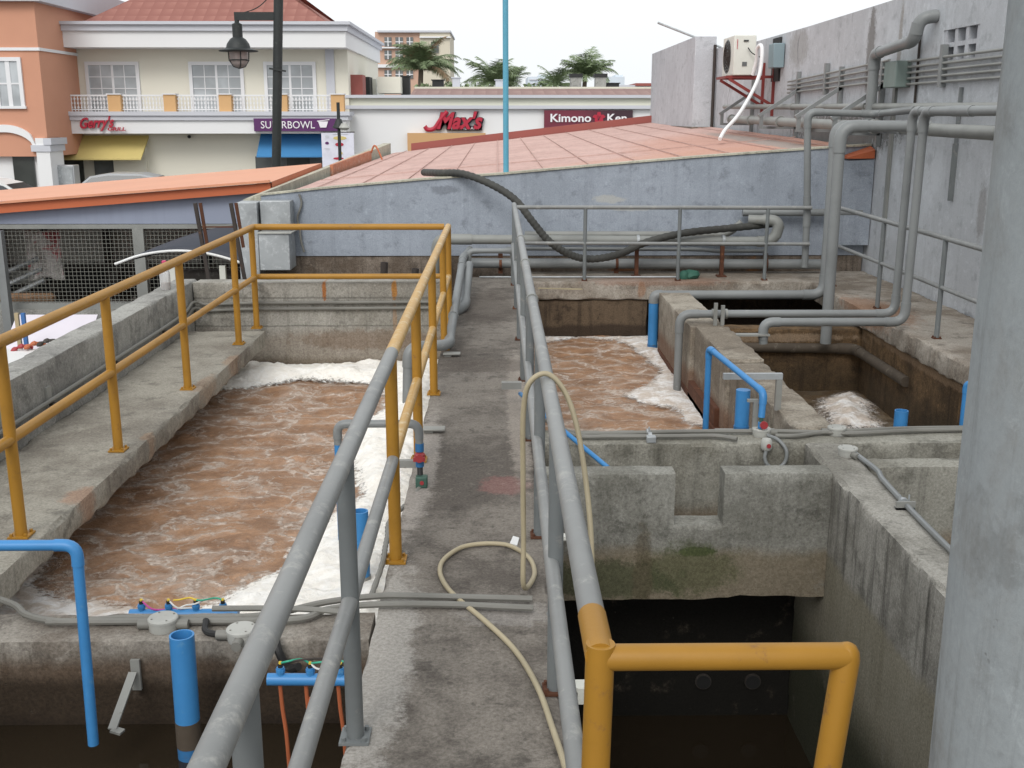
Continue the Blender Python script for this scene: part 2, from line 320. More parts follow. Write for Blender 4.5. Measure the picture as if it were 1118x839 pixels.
def foam_mat(name, c1, c2):
    t = NT(name)
    at = t.n('ShaderNodeAttribute'); at.attribute_name = 'body'
    n = t.noise(7, 8, .7, .7); col = t.mix(t.ss(n, .40, .64), c2, c1)
    col = t.mix(t.math('MULTIPLY', t.ss(t.noise(60, 6, .8), .52, .68), .35), col, tuple(c * .72 for c in c2))
    vv = t.n('ShaderNodeTexVoronoi'); vv.feature = 'SMOOTH_F1'; t.l(t.pos, vv.inputs['Vector']); vv.inputs['Scale'].default_value = 26
    t.bump(t.math('ADD', t.math('MULTIPLY', vv.outputs['Distance'], -1.0), t.math('ADD', t.noise(20, 7, .7), t.math('MULTIPLY', t.noise(110, 5, .8), .35))), .7, .02)
    t.fin(col, .95, 0, .1)
    k = t.ss(t.math('ADD', at.outputs['Fac'], t.math('MULTIPLY', t.math('SUBTRACT', t.noise(30, 8, .8), .5), 1.3)), .10, .38)
    tr = t.n('ShaderNodeBsdfTransparent'); ms = t.n('ShaderNodeMixShader'); t.l(k, ms.inputs[0]); t.l(tr.outputs[0], ms.inputs[1]); t.l(t.b.outputs[0], ms.inputs[2]); t.l(ms.outputs[0], t.out.inputs[0])
    return t.m
M['foam'] = foam_mat('cream_foam', (.95, .93, .89), (.88, .84, .77)); M['foam2'] = foam_mat('grey_foam', (.82, .80, .78), (.58, .50, .43))

def leaf_mat(name, c1, c2):
    t = NT(name); g = t.n('ShaderNodeNewGeometry')
    return t.fin(t.mix(t.noise(3, 3), c1, c2), .6, 0, .3)
M['palm'] = leaf_mat('palm_leaf', (.15, .21, .10), (.23, .28, .16)); M['palm_dry'] = leaf_mat('dry_palm_leaf', (.28, .19, .11), (.22, .16, .10))
def cloth_mat(name):
    t = NT(name); a = t.ss(t.noise(4, 4, .6, 1), .52, .6); b = t.ss(t.noise(2.5, 4, .6, .5, t.sc(t.pos, (1, 1, 1), (5, 2, 1))), .5, .58)
    col = t.mix(a, (.62, .58, .56), (.50, .15, .16)); col = t.mix(t.math('MULTIPLY', b, .5), col, (.26, .25, .22)); return t.fin(col, .9)
M['cloth'] = cloth_mat('printed_cloth')
# ------------------------------------------------------------------ mesh builder
ORG = {}
def tag(o, label=None, cat=None, group=None, kind=None):
    if label: o['label'] = label
    if cat: o['category'] = cat
    if group: o['group'] = group
    if kind: o['kind'] = kind
    return o
def thing(name, loc, label, cat, group=None):
    o = bpy.data.objects.new(name, None); COL.objects.link(o); o.location = loc
    o.empty_display_size = .1
    ORG[o] = Vector(loc); return tag(o, label, cat, group)

def arcpath(pts, bend, nb=6):
    pts = [Vector(p) for p in pts]; out = [pts[0]]; arcs = []
    for i in range(1, len(pts) - 1):
        a, b, c = pts[i - 1], pts[i], pts[i + 1]
        la, lc = (a - b).length, (c - b).length
        k = min(bend, la * .49, lc * .49)
        p, q = b + (a - b).normalized() * k, b + (c - b).normalized() * k
        arc = []
        for j in range(nb + 1):
            s = j / nb; arc.append(p * (1 - s) ** 2 + b * 2 * s * (1 - s) + q * s * s)
        out += arc; arcs.append([p + (a - b).normalized() * k * .6] + arc + [q + (c - b).normalized() * k * .6])
    out.append(pts[-1]); return out, arcs

def spline(pts, n=8):
    P = [Vector(p) for p in pts]; P = [P[0] * 2 - P[1]] + P + [P[-1] * 2 - P[-2]]; out = []
    for i in range(1, len(P) - 2):
        for j in range(n):
            t = j / n; a, b, c, d = P[i - 1], P[i], P[i + 1], P[i + 2]
            out.append(.5 * ((2 * b) + (c - a) * t + (2 * a - 5 * b + 4 * c - d) * t * t + (3 * b - a - 3 * c + d) * t ** 3))
    out.append(P[-2]); return out

class MB:
    def __init__(s): s.v = []; s.f = []
    def box(s, x0, x1, y0, y1, z0, z1):
        b = len(s.v); s.v += [Vector((x, y, z)) for z in (z0, z1) for y in (y0, y1) for x in (x0, x1)]
        s.f += [tuple(b + i for i in q) for q in ((0, 2, 3, 1), (4, 5, 7, 6), (0, 1, 5, 4), (2, 6, 7, 3), (0, 4, 6, 2), (1, 3, 7, 5))]; return s
    def hexa(s, p):    # 8 points, bottom ring 4 then top ring 4 (ccw)
        b = len(s.v); s.v += [Vector(q) for q in p]
        s.f += [tuple(b + i for i in q) for q in ((3, 2, 1, 0), (4, 5, 6, 7), (0, 1, 5, 4), (1, 2, 6, 5), (2, 3, 7, 6), (3, 0, 4, 7))]; return s
    def quad(s, *p):
        b = len(s.v); s.v += [Vector(q) for q in p]; s.f.append(tuple(range(b, b + len(p)))); return s
    def beam(s, a, b_, wx, wz, up=(0, 0, 1)):
        a, b_ = Vector(a), Vector(b_); d = (b_ - a).normalized(); u = Vector(up)
        if abs(d.dot(u)) > .95: u = Vector((0, 1, 0))
        x = d.cross(u).normalized(); z = x.cross(d).normalized(); x *= wx / 2; z *= wz / 2
        return s.hexa([a - x - z, a + x - z, b_ + x - z, b_ - x - z, a - x + z, a + x + z, b_ + x + z, b_ - x + z])
    def sweep(s, pts, r, n=12, cap=True):
        pts = [Vector(p) for p in pts]; N = len(pts); rr = r if isinstance(r, (list, tuple)) else [r] * N
        d0 = (pts[1] - pts[0]).normalized(); u = Vector((0, 0, 1)) if abs(d0.z) < .9 else Vector((1, 0, 0))
        x = d0.cross(u).normalized(); base = len(s.v)
        for i, p in enumerate(pts):
            d = (pts[min(i + 1, N - 1)] - pts[max(i - 1, 0)]).normalized()
            x = (x - d * x.dot(d)).normalized(); y = d.cross(x)
            for k in range(n):
                a = 2 * math.pi * k / n; s.v.append(p + (x * math.cos(a) + y * math.sin(a)) * rr[i])
        for i in range(N - 1):
            for k in range(n):
                a = base + i * n + k; b = base + i * n + (k + 1) % n; s.f.append((a, b, b + n, a + n))
        if cap:
            s.f.append(tuple(base + k for k in range(n))[::-1]); s.f.append(tuple(base + (N - 1) * n + k for k in range(n)))
        return s
    def pipe(s, pts, r, bend=None, sleeve=True, n=14):
        bend = bend or r * 2.4; path, arcs = arcpath(pts, bend); s.sweep(path, r, n)
        if sleeve:
            for a in arcs: s.sweep(a, r * 1.14, n)
        return s
    def cyl(s, a, b, r, n=16): return s.sweep([a, b], r, n)
    def ring(s, c, d, r, wdt, n=14):
        c = Vector(c); d = Vector(d).normalized(); return s.sweep([c - d * wdt / 2, c + d * wdt / 2], r, n)
    def openpipe(s, a, b, r, n=20, th=.006):
        a, b = Vector(a), Vector(b); d = (b - a).normalized(); s.sweep([a, b], r, n, cap=False); base = len(s.v)
        x = d.cross(Vector((1, 0, 0)) if abs(d.x) < .9 else Vector((0, 1, 0))).normalized(); y = d.cross(x)
        for (p, q) in ((b, r), (b, r - th), (b - d * r * 4, r - th)):
            for k in range(n):
                g = 2 * math.pi * k / n; s.v.append(p + (x * math.cos(g) + y * math.sin(g)) * q)
        for i in range(2):
            for k in range(n):
                a_ = base + i * n + k; b_ = base + i * n + (k + 1) % n; s.f.append((a_, b_, b_ + n, a_ + n))
        return s
    def lathe(s, c, prof, n=20):
        c = Vector(c); base = len(s.v)
        for r, z in prof:
            for k in range(n):
                a = 2 * math.pi * k / n; s.v.append(c + Vector((math.cos(a) * r, math.sin(a) * r, z)))
        for i in range(len(prof) - 1):
            for k in range(n):
                a = base + i * n + k; b = base + i * n + (k + 1) % n; s.f.append((a, b, b + n, a + n))
        s.f.append(tuple(base + k for k in range(n))[::-1]); s.f.append(tuple(base + (len(prof) - 1) * n + k for k in range(n)))
        return s
    def build(s, name, mat, parent=None, smooth=None, label=None, cat=None, group=None, kind=None, bevel=0, org=None):
        if parent is not None: o0 = ORG[parent]
        elif org is not None: o0 = Vector(org)
        else:
            xs = [v.x for v in s.v]; ys = [v.y for v in s.v]; zs = [v.z for v in s.v]
            o0 = Vector(((min(xs) + max(xs)) / 2, (min(ys) + max(ys)) / 2, min(zs)))
        me = bpy.data.meshes.new(name); me.from_pydata([tuple(v - o0) for v in s.v], [], s.f); me.update()
        me.materials.append(M[mat] if isinstance(mat, str) else mat)
        if smooth is None: smooth = True
        me.polygons.foreach_set('use_smooth', [smooth] * len(me.polygons))
        if smooth: me.set_sharp_from_angle(angle=R(38))
        o = bpy.data.objects.new(name, me); COL.objects.link(o)
        if parent is not None: o.parent = parent
        else: o.location = o0
        ORG[o] = o0
        if bevel:
            b = o.modifiers.new('bevel', 'BEVEL'); b.width = bevel; b.segments = 2; b.limit_method = 'ANGLE'
        return tag(o, label, cat, group, kind)

def rough_box(x0, x1, y0, y1, z0, z1, res=.07, amp=.004, chip=.02, faces='xXyYZ', cut=None):
    """box as a fine grid whose arrises are worn and chipped"""
    b = MB(); idx = {}
    def lin(a, c):
        n = max(1, int(round((c - a) / res))); n = min(n, 150)
        L = [a + (c - a) * i / n for i in range(n + 1)]
        e = min(.02, (c - a) * .2)
        return sorted(set([a, a + e, c - e, c] + [q for q in L if a + e * 1.5 < q < c - e * 1.5]))
    X, Y, Zs = lin(x0, x1), lin(y0, y1), lin(z0, z1)
    def vert(x, y, z):
        k = (round(x, 5), round(y, 5), round(z, 5))
        if k in idx: return idx[k]
        p = Vector((x, y, z)); q = p.copy()
        ex = min(abs(x - x0), abs(x - x1)); ey = min(abs(y - y0), abs(y - y1)); ez = min(abs(z - z0), abs(z - z1))
        nrm = Vector(((-1 if abs(x - x0) < 1e-6 else 1 if abs(x - x1) < 1e-6 else 0), (-1 if abs(y - y0) < 1e-6 else 1 if abs(y - y1) < 1e-6 else 0), (-1 if abs(z - z0) < 1e-6 else 1 if abs(z - z1) < 1e-6 else 0)))
        cnt = sum(1 for c in nrm if c)
        q += nrm * noise.noise(p * 2.3) * amp + nrm * noise.noise(p * 11) * amp * .5
        if cnt >= 2:
            q -= nrm * min(.016, .0015 + chip * max(0, noise.noise(p * 9) - .05) + chip * .7 * max(0, noise.noise(p * 3.1 + Vector((9, 1, 2))) - .2))
        b.v.append(q); idx[k] = len(b.v) - 1; return idx[k]
    def face(A, B, f, flip):
        for i in range(len(A) - 1):
            for j in range(len(B) - 1):
                q = [f(A[i], B[j]), f(A[i + 1], B[j]), f(A[i + 1], B[j + 1]), f(A[i], B[j + 1])]
                if flip: q.reverse()
                b.f.append(tuple(vert(*c) for c in q))
    if 'Z' in faces: face(X, Y, lambda a, c: (a, c, z1), False)
    if 'z' in faces: face(X, Y, lambda a, c: (a, c, z0), True)
    if 'y' in faces: face(X, Zs, lambda a, c: (a, y0, c), False)
    if 'Y' in faces: face(X, Zs, lambda a, c: (a, y1, c), True)
    if 'x' in faces: face(Y, Zs, lambda a, c: (x0, a, c), True)
    if 'X' in faces: face(Y, Zs, lambda a, c: (x1, a, c), False)
    return b

def text_verts(s_, width, height, extr=.02, shear=0, bold=0):
    cu_ = bpy.data.curves.new('t', 'FONT'); cu_.body = s_; cu_.size = 1; cu_.extrude = .01; cu_.shear = shear; cu_.offset = bold; cu_.resolution_u = 3
    o = bpy.data.objects.new('t', cu_); COL.objects.link(o)
    dg = bpy.context.evaluated_depsgraph_get(); dg.update()
    me = bpy.data.meshes.new_from_object(o.evaluated_get(dg))
    V = [v.co.copy() for v in me.vertices]; Fc = [tuple(p.vertices) for p in me.polygons]
    bpy.data.objects.remove(o); bpy.data.curves.remove(cu_); bpy.data.meshes.remove(me)
    mnx, mxx = min(v.x for v in V), max(v.x for v in V); mny, mxy = min(v.y for v in V), max(v.y for v in V)
    return [Vector(((v.x - mnx) / (mxx - mnx) * width, -(v.z / .01) * extr * .5, (v.y - mny) / (mxy - mny) * height)) for v in V], Fc
def text(name, s_, p0, width, height, mat, parent, extr=.03, shear=0, bold=0, slope=0, **k):
    V, Fc = text_verts(s_, width, height, extr, shear, bold); b = MB()
    b.v = [Vector(p0) + v + Vector((0, 0, v.x * slope)) for v in V]; b.f = Fc
    return b.build(name, mat, parent, smooth=False, **k)
# ================================================================== GROUND
g = MB(); g.quad((-900, -300, -1.8), (900, -300, -1.8), (900, 1200, -1.8), (-900, 1200, -1.8))
g.build('ground', 'yard', kind='structure')

# ================================================================== TANK STRUCTURE
rough_box(-.43, .19, 1.5, 11.7, -.15, 0, res=.07, chip=.03, faces='xXyYZz').build('walkway', 'walk', kind='structure')
# wall under walkway
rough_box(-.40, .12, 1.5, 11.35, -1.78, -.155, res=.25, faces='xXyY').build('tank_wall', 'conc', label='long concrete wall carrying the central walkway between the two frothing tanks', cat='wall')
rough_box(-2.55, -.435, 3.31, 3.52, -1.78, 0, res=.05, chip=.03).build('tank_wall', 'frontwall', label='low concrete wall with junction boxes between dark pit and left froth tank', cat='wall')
# left slab
rough_box(-2.53, -1.90, 2.6, 8.68, -.125, 0, res=.07, chip=.05, faces='xXyYZz').build('side_walkway', 'slab', kind='structure')
# parapet left, back wall
b = rough_box(-2.72, -2.53, 2.0, 9.10, -1.78, .37, res=.10, chip=.03)
b.build('parapet_wall', 'parapet', label='long grey parapet wall along the left walkway with bottle on top', cat='wall')
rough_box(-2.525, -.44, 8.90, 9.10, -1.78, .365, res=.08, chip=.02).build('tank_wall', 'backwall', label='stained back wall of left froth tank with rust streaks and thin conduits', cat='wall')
# platform under camera and column, out of view, spread over the pits to darken them
for (x0, x1, lab) in ((-3.2, 3.4, None),):
    MB().box(x0, x1, -2.5, 1.48, -.2, -.004).build('unseen_platform', 'walk', kind='structure')
# right tank walls
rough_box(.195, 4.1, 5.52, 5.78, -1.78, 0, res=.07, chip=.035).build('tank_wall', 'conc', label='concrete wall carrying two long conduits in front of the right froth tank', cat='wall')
# weir wall with notch
def weir():
    nx0, nx1, nz = .868, 1.112, -.27
    X = sorted(set([.195 + i * .06 for i in range(25)] + [1.64, nx0, nx1, nx0 - .02, nx1 + .02])); X = [x for x in X if x <= 1.64]
    Zs = sorted(set([-.66 + i * .06 for i in range(12)] + [0, -.02, nz, nz - .02])); Zs = [z for z in Zs if z <= 0]
    ys = [5.02, 5.04, 5.09, 5.14, 5.16]
    b = MB(); idx = {}
    def inside(i, j):
        xm, zm = (X[i] + X[i + 1]) / 2, (Zs[j] + Zs[j + 1]) / 2
        return not (nx0 < xm < nx1 and zm > nz)
    def vert(x, y, z):
        k = (round(x, 4), round(y, 4), round(z, 4))
        if k not in idx:
            p = Vector((x, y, z)); q = p.copy()
            if y in (ys[0], ys[-1]):
                s_ = -1 if y == ys[0] else 1
                q.y += s_ * noise.noise(p * 5) * .005
                edge = (abs(z) < 1e-5) or (abs(x - nx0) < 1e-5 and z > nz - .001) or (abs(x - nx1) < 1e-5 and z > nz - .001) or (abs(z - nz) < 1e-5 and nx0 - .001 < x < nx1 + .001)
                if edge: q.y -= s_ * min(.014, .003 + .03 * max(0, noise.noise(p * 9))); q.z -= .004 if z > -.01 else 0
            if z < -.655: q.z += .012 * noise.noise(p * 4) + .012 * noise.noise(p * 12) + .012 * (x - .9)
            if abs(z) < 1e-5: q.z += .004 * noise.noise(p * 8)
            b.v.append(q); idx[k] = len(b.v) - 1
        return idx[k]
    nX, nZ = len(X) - 1, len(Zs) - 1
    ins = lambda i, j: 0 <= i < nX and 0 <= j < nZ and inside(i, j)
    for i in range(nX):
        for j in range(nZ):
            if not ins(i, j): continue
            x0, x1, z0, z1 = X[i], X[i + 1], Zs[j], Zs[j + 1]
            b.f.append((vert(x0, ys[0], z0), vert(x1, ys[0], z0), vert(x1, ys[0], z1), vert(x0, ys[0], z1)))
            b.f.append((vert(x0, ys[-1], z1), vert(x1, ys[-1], z1), vert(x1, ys[-1], z0), vert(x0, ys[-1], z0)))
            for (di, dj, pa, pb) in ((0, 1, (x0, z1), (x1, z1)), (0, -1, (x1, z0), (x0, z0)), (1, 0, (x1, z1), (x1, z0)), (-1, 0, (x0, z0), (x0, z1))):
                if not ins(i + di, j + dj):
                    for a in range(4):
                        b.f.append((vert(pa[0], ys[a], pa[1]), vert(pb[0], ys[a], pb[1]), vert(pb[0], ys[a + 1], pb[1]), vert(pa[0], ys[a + 1], pa[1])))
    return b
weir().build('weir_wall', 'weir', label='thin concrete weir wall with a square notch and green moss below it', cat='wall')
rough_box(1.64, 1.85, 1.5, 5.519, -1.78, .001, res=.06, chip=.04).build('tank_wall', 'longwall', label='long streaked wall with a slanting conduit on top, running past the big column', cat='wall')
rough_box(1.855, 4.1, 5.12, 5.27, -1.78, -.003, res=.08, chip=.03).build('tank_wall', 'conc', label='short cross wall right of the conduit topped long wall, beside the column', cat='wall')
# mid wall in four stepped blocks
mw = thing('dividing_wall', (1.75, 8, -1.2), 'stepped dividing wall of concrete blocks between frothing tank and dark tank', 'wall')
for (x0, x1, y0, y1, z1) in ((1.60, 1.90, 8.80, 10.6, 0), (1.635, 1.905, 7.51, 8.775, .012), (1.655, 1.90, 6.325, 7.485, -.006), (1.665, 1.895, 5.785, 6.30, .006)):
    rough_box(x0, x1, y0, y1, -1.78, z1, res=.07, chip=.035).build('wall_block', 'midwall', mw)
MB().box(1.585, 1.65, 8.05, 8.74, -.62, -.44).box(1.60, 1.655, 7.70, 8.04, -.62, -.40).box(1.585, 1.655, 5.85, 10.5, -.62, -.54).build('rusty_kerb', 'rust', mw)
# far crossbeam and ledges
rough_box(.195, 4.14, 11.33, 12.14, -.19, -.002, res=.07, chip=.04, faces='xXyYZz').build('far_ledge', 'ledge', kind='structure')
rough_box(3.30, 4.14, 5.785, 11.325, -.17, 0, res=.07, chip=.05, faces='xXyYZz').build('side_ledge', 'ledge', kind='structure')
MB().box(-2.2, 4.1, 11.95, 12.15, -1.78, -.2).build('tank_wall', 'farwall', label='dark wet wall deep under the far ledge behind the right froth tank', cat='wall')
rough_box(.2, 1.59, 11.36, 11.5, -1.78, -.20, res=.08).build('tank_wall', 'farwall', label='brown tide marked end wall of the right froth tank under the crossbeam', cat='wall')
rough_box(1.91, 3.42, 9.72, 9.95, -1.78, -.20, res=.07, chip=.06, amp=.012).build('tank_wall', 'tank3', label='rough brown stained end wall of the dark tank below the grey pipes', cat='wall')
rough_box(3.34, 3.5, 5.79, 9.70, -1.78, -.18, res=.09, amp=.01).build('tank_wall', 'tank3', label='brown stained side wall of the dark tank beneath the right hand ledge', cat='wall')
# waters
def waterplane(x0, x1, y0, y1, z, res, amp, mat):
    nx, ny = int((x1 - x0) / res), int((y1 - y0) / res); b = MB()
    for j in range(ny + 1):
        for i in range(nx + 1):
            x, y = x0 + (x1 - x0) * i / nx, y0 + (y1 - y0) * j / ny
            b.v.append(Vector((x, y, z + amp * (noise.noise((x * 2.2, y * 3.4, 1)) + .5 * noise.noise((x * 6, y * 9, 3)) + .3 * noise.noise((x * 15, y * 19, 5))))))
    for j in range(ny):
        for i in range(nx):
            a = j * (nx + 1) + i; b.f.append((a, a + 1, a + nx + 2, a + nx + 1))
    return b.build('water', mat, kind='structure')
WL, WR, W3 = -.35, -.60, -.78
waterplane(-2.6, -.39, 3.5, 8.95, WL, .035, .026, 'water')
waterplane(.1, 1.68, 5.7, 11.45, WR, .035, .022, 'water')
waterplane(1.85, 3.4, 5.7, 9.8, W3, .06, .012, 'water3')
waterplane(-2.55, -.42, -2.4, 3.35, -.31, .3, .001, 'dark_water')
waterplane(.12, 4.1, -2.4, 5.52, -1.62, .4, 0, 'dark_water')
# foam
def pip(x, y, poly):
    c = False; n = len(poly)
    for i in range(n):
        x1, y1 = poly[i]; x2, y2 = poly[(i + 1) % n]
        if (y1 > y) != (y2 > y) and x < (x2 - x1) * (y - y1) / (y2 - y1) + x1: c = not c
    return c
def pdist(x, y, poly):
    d = 9
    for i in range(len(poly)):
        ax, ay = poly[i]; bx, by = poly[(i + 1) % len(poly)]
        L = (bx - ax) ** 2 + (by - ay) ** 2 or 1e-9; t_ = max(0, min(1, ((x - ax) * (bx - ax) + (y - ay) * (by - ay)) / L))
        d = min(d, math.hypot(x - ax - t_ * (bx - ax), y - ay - t_ * (by - ay)))
    return d
def foam(polys, z, res, th, mat, nm='foam', rise=.26):
    b = MB(); idx = {}; att = []
    for poly in polys:
        x0, x1 = min(p[0] for p in poly), max(p[0] for p in poly); y0, y1 = min(p[1] for p in poly), max(p[1] for p in poly)
        nx, ny = int((x1 - x0 + .2) / res) + 1, int((y1 - y0 + .2) / res) + 1; hgt = {}
        for j in range(ny + 1):
            for i in range(nx + 1):
                x, y = x0 - .1 + i * res, y0 - .1 + j * res
                d = pdist(x, y, poly) * (1 if pip(x, y, poly) else -1)
                d += .05 * noise.noise((x * 3, y * 3, 7)) + .035 * noise.noise((x * 9, y * 9, 2)) + .015 * noise.noise((x * 25, y * 25, 2))
                d += .06
                if d > -.03:
                    k = min(1, max(0, (d + .03) / rise)); att.append(min(1, (d + .03) / (rise * 1.1))); k = k * k * (3 - 2 * k)
                    h = th * k * (.60 + .45 * noise.noise((x * 3, y * 3, 4)) + .40 * abs(noise.noise((x * 8, y * 8, 6))) + .22 * abs(noise.noise((x * 19, y * 19, 1))))
                    b.v.append(Vector((x, y, z + .004 + h))); hgt[(i, j)] = len(b.v) - 1
        for j in range(ny):
            for i in range(nx):
                q = [(i, j), (i + 1, j), (i + 1, j + 1), (i, j + 1)]
                if all(k in hgt for k in q): b.f.append(tuple(hgt[k] for k in q))
    o = b.build(nm, mat, kind='stuff'); at = o.data.attributes.new('body', 'FLOAT', 'POINT'); at.data.foreach_set('value', att); return o
def P2(l, z): return [tuple(gz(px, py, z).xy) for px, py in l]
right_edge = P2([(250, 428), (330, 415), (400, 420), (428, 418)], WL)
poly1 = [(-2.4, 8.93), (-2.3, 8.0)] + right_edge + P2([(418, 450), (388, 470), (380, 500), (390, 520), (395, 545), (362, 568), (335, 595), (318, 625), (285, 640), (240, 662), (205, 676)], WL) + [(-.41, 3.5), (-.41, 8.93)]
foam([poly1], WL, .021, .085, 'foam')
poly2 = P2([(45, 610), (38, 640), (60, 658), (110, 662), (150, 672)], WL) + [(-1.6, 3.52), (-2.5, 3.52), (-2.5, 5.0)]
foam([poly2], WL, .03, .06, 'foam2')
poly3 = P2([(670, 369), (700, 385), (722, 405), (716, 418), (690, 432), (700, 440), (735, 447), (752, 462), (790, 470), (800, 480)], WR) + [(1.65, 7.0), (1.65, 11.3)]
foam([poly3], WR, .03, .045, 'foam2')
poly4 = P2([(893, 438), (930, 430), (948, 440), (966, 470), (905, 470)], W3)
foam([poly4], W3, .022, .12, 'foam2', rise=.45)
poly5 = [(.9, 11.3), (.5, 11.1), (.2, 11.2), (.2, 11.34), (1.6, 11.34), (1.6, 11.1)]
foam([poly5], WR, .03, .03, 'foam2')

# ================================================================== BLUE BUILDING + PINK ROOF
yb = 12.2
top = [(-2.80, .77), (-2.63, .84), (-1.97, .91), (-.82, 1.01), (.08, 1.07), (.98, 1.15), (2.2, 1.25), (3.62, 1.35), (4.14, 1.38)]
b = MB()
for (xa, za), (xb, zb) in zip(top[1:-1], top[2:]):
    b.hexa([(xa, yb, .17), (xb, yb, .17), (xb, yb + .12, .17), (xa, yb + .12, .17), (xa, yb, za), (xb, yb, zb), (xb, yb + .12, zb), (xa, yb + .12, za)])
rb = thing('blue_wall', (1, 12.3, -1.8), 'blue grey rendered wall below the pink roof, behind the pipe runs', 'wall')
b.build('render', 'bluewall', rb, smooth=False)
rough_box(-2.63, 4.14, yb + .01, yb + .15, -1.8, .168, res=.12, chip=.02).build('plinth', 'plinth', rb)
b = MB()
for (xa, za), (xb, zb) in zip(top[1:-1], top[2:]):
    b.beam((xa, yb + .06, za + .012), (xb, yb + .06, zb + .012), .16, .02)
b.build('roof_edge', 'cream', rb, smooth=False)
# right end return (darker recess with orange soffit)
MB().hexa([(3.74, 12.05, .30), (4.14, 12.05, .30), (4.14, 12.19, .30), (3.74, 12.19, .30), (3.74, 12.05, 1.22), (4.14, 12.05, 1.24), (4.14, 12.19, 1.24), (3.74, 12.19, 1.22)]).build('end_pier', 'bluewall', rb)
MB().hexa([(3.84, 12.03, 1.245), (4.13, 12.03, 1.25), (4.13, 12.19, 1.25), (3.84, 12.19, 1.245), (3.84, 12.03, 1.26), (4.13, 12.03, 1.34), (4.13, 12.19, 1.38), (3.84, 12.19, 1.28)]).build('orange_flashing', 'orange_dark', rb)
# pink roof (ruled surface, far eave at Y=27)
pr_ = thing('pink_roof', (0, 12.4, .8), 'flat pink sheet roof with seams, sloping up behind the blue wall', 'roof')
b = MB(); near = lambda x: .83 + .083 * (x + 2.63); far = lambda x: .86 + .113 * (x + 2.5)
def rz(x, y): k = (y - 12.3) / 14.7; return near(x) * (1 - k) + far(x) * k
nx, ny = 28, 30
for j in range(ny + 1):
    for i in range(nx + 1):
        x = -2.5 + 6.6 * i / nx; y = 12.33 + 14.6 * j / ny
        b.v.append(Vector((x, y, rz(x, y) - .02 + .008 * noise.noise((x * 1.5, y * 1.5, 0)))))
for j in range(ny):
    for i in range(nx):
        a = j * (nx + 1) + i; b.f.append((a, a + 1, a + nx + 2, a + nx + 1))
b.build('roof_sheet', 'roofpink', pr_)
b = MB()
for k in range(12):
    x = -2.2 + k * .55
    b.beam((x, 12.35, rz(x, 12.35) - .008), (x, 26.9, rz(x, 26.9) - .008), .010, .010)
for y in (15.2,): b.beam((-2.45, y, rz(-2.45, y) - .008), (4.1, y, rz(4.1, y) - .008), .012, .010)
b.build('seam_lines', paint('roof_seam', (.52, .35, .305), .8, wear=(.30, .18, .15), wearamt=.35), pr_, smooth=False)
b = MB()
b.hexa([(-2.1, 26.95, .3), (4.1, 26.95, .3), (4.1, 27.05, .3), (-2.1, 27.05, .3), (-2.1, 26.95, far(-2.1) + .15), (4.1, 26.95, far(4.1) + .15), (4.1, 27.05, far(4.1) + .15), (-2.1, 27.05, far(-2.1) + .15)])
b.build('far_fascia', 'maroon', pr_, smooth=False)
b = MB()
for i in range(9):
    x = 2.5 + .12 * i; b.beam((x - .2, 13.5 + .25 * i, rz(x, 13.6) + .03), (x + .3, 13.6 + .25 * i, rz(x, 13.6) + .05), .05, .03)
# cream parapet on left roof edge
pw = thing('roof_parapet', (-2.6, 12.4, .3), 'cream parapet along the left edge of the pink roof with an orange patch', 'wall')
MB().hexa([(-2.83, 12.21, -1.8), (-2.635, 12.21, -1.8), (-2.60, 27, -1.8), (-2.78, 27, -1.8), (-2.83, 12.21, .80), (-2.635, 12.21, .86), (-2.60, 27, 1.06), (-2.78, 27, 1.06)]).build('wall', 'cream', pw, smooth=False)
MB().hexa([(-2.63, 17.3, .74), (-2.58, 17.3, .74), (-2.55, 22.4, .82), (-2.6, 22.4, .82), (-2.63, 17.3, .96), (-2.58, 17.3, .96), (-2.55, 22.4, 1.02), (-2.6, 22.4, 1.02)]).build('patch_panel', paint('patch', (.50, .19, .10), .8, wear=(.55, .42, .36), wearamt=.5), pw)
b = MB(); pA = gy(383, 172, 22); b.sweep(spline([(-2.55, 22.3, .98), (-2.48, 22.3, 1.12), (-2.40, 22.2, 1.05), (-2.28, 22.0, .82)]), .018)
b.build('orange_cable', 'orange_cable', label='short orange cable looping over the cream roof parapet', cat='cable')
# galvanised duct box
dx = thing('duct_box', (-2.4, 12, .1), 'galvanised metal duct box at left end of the blue wall', 'duct')
MB().box(-2.84, -2.62, 11.9, 12.19, -.1, .79).build('side_panel', 'galv', dx, bevel=.008)
MB().box(-2.60, -2.27, 11.82, 12.18, .06, .46).build('lower_box', 'galv', dx, bevel=.008)
MB().box(-2.60, -2.27, 11.97, 12.18, .475, .80).build('upper_panel', 'galv', dx, bevel=.008)
MB().box(-2.61, -2.24, 11.80, 12.17, .461, .472).build('drip_edge', 'paleblock', dx)
MB().sweep(spline([(-2.20, 12.17, .86), (-2.18, 12.17, .75), (-2.23, 12.16, .6), (-2.21, 12.16, .48), (-2.20, 12.15, .35), (-2.17, 12.15, .22)]), .012).build('flex_conduit', 'conduit', dx)

# ================================================================== RIGHT BUILDING
gw = thing('grey_building', (4.3, 10, 0), 'tall pale grey rendered wall with air conditioner and pipes, right side', 'building')
X0 = 4.15
b = MB()
prof = [(1.0, 3.05), (5, 3.0), (9.8, 2.95), (11.9, 2.88), (15, 2.86), (18, 2.86), (22, 2.96), (23.5, 3.0), (30, 3.0)]

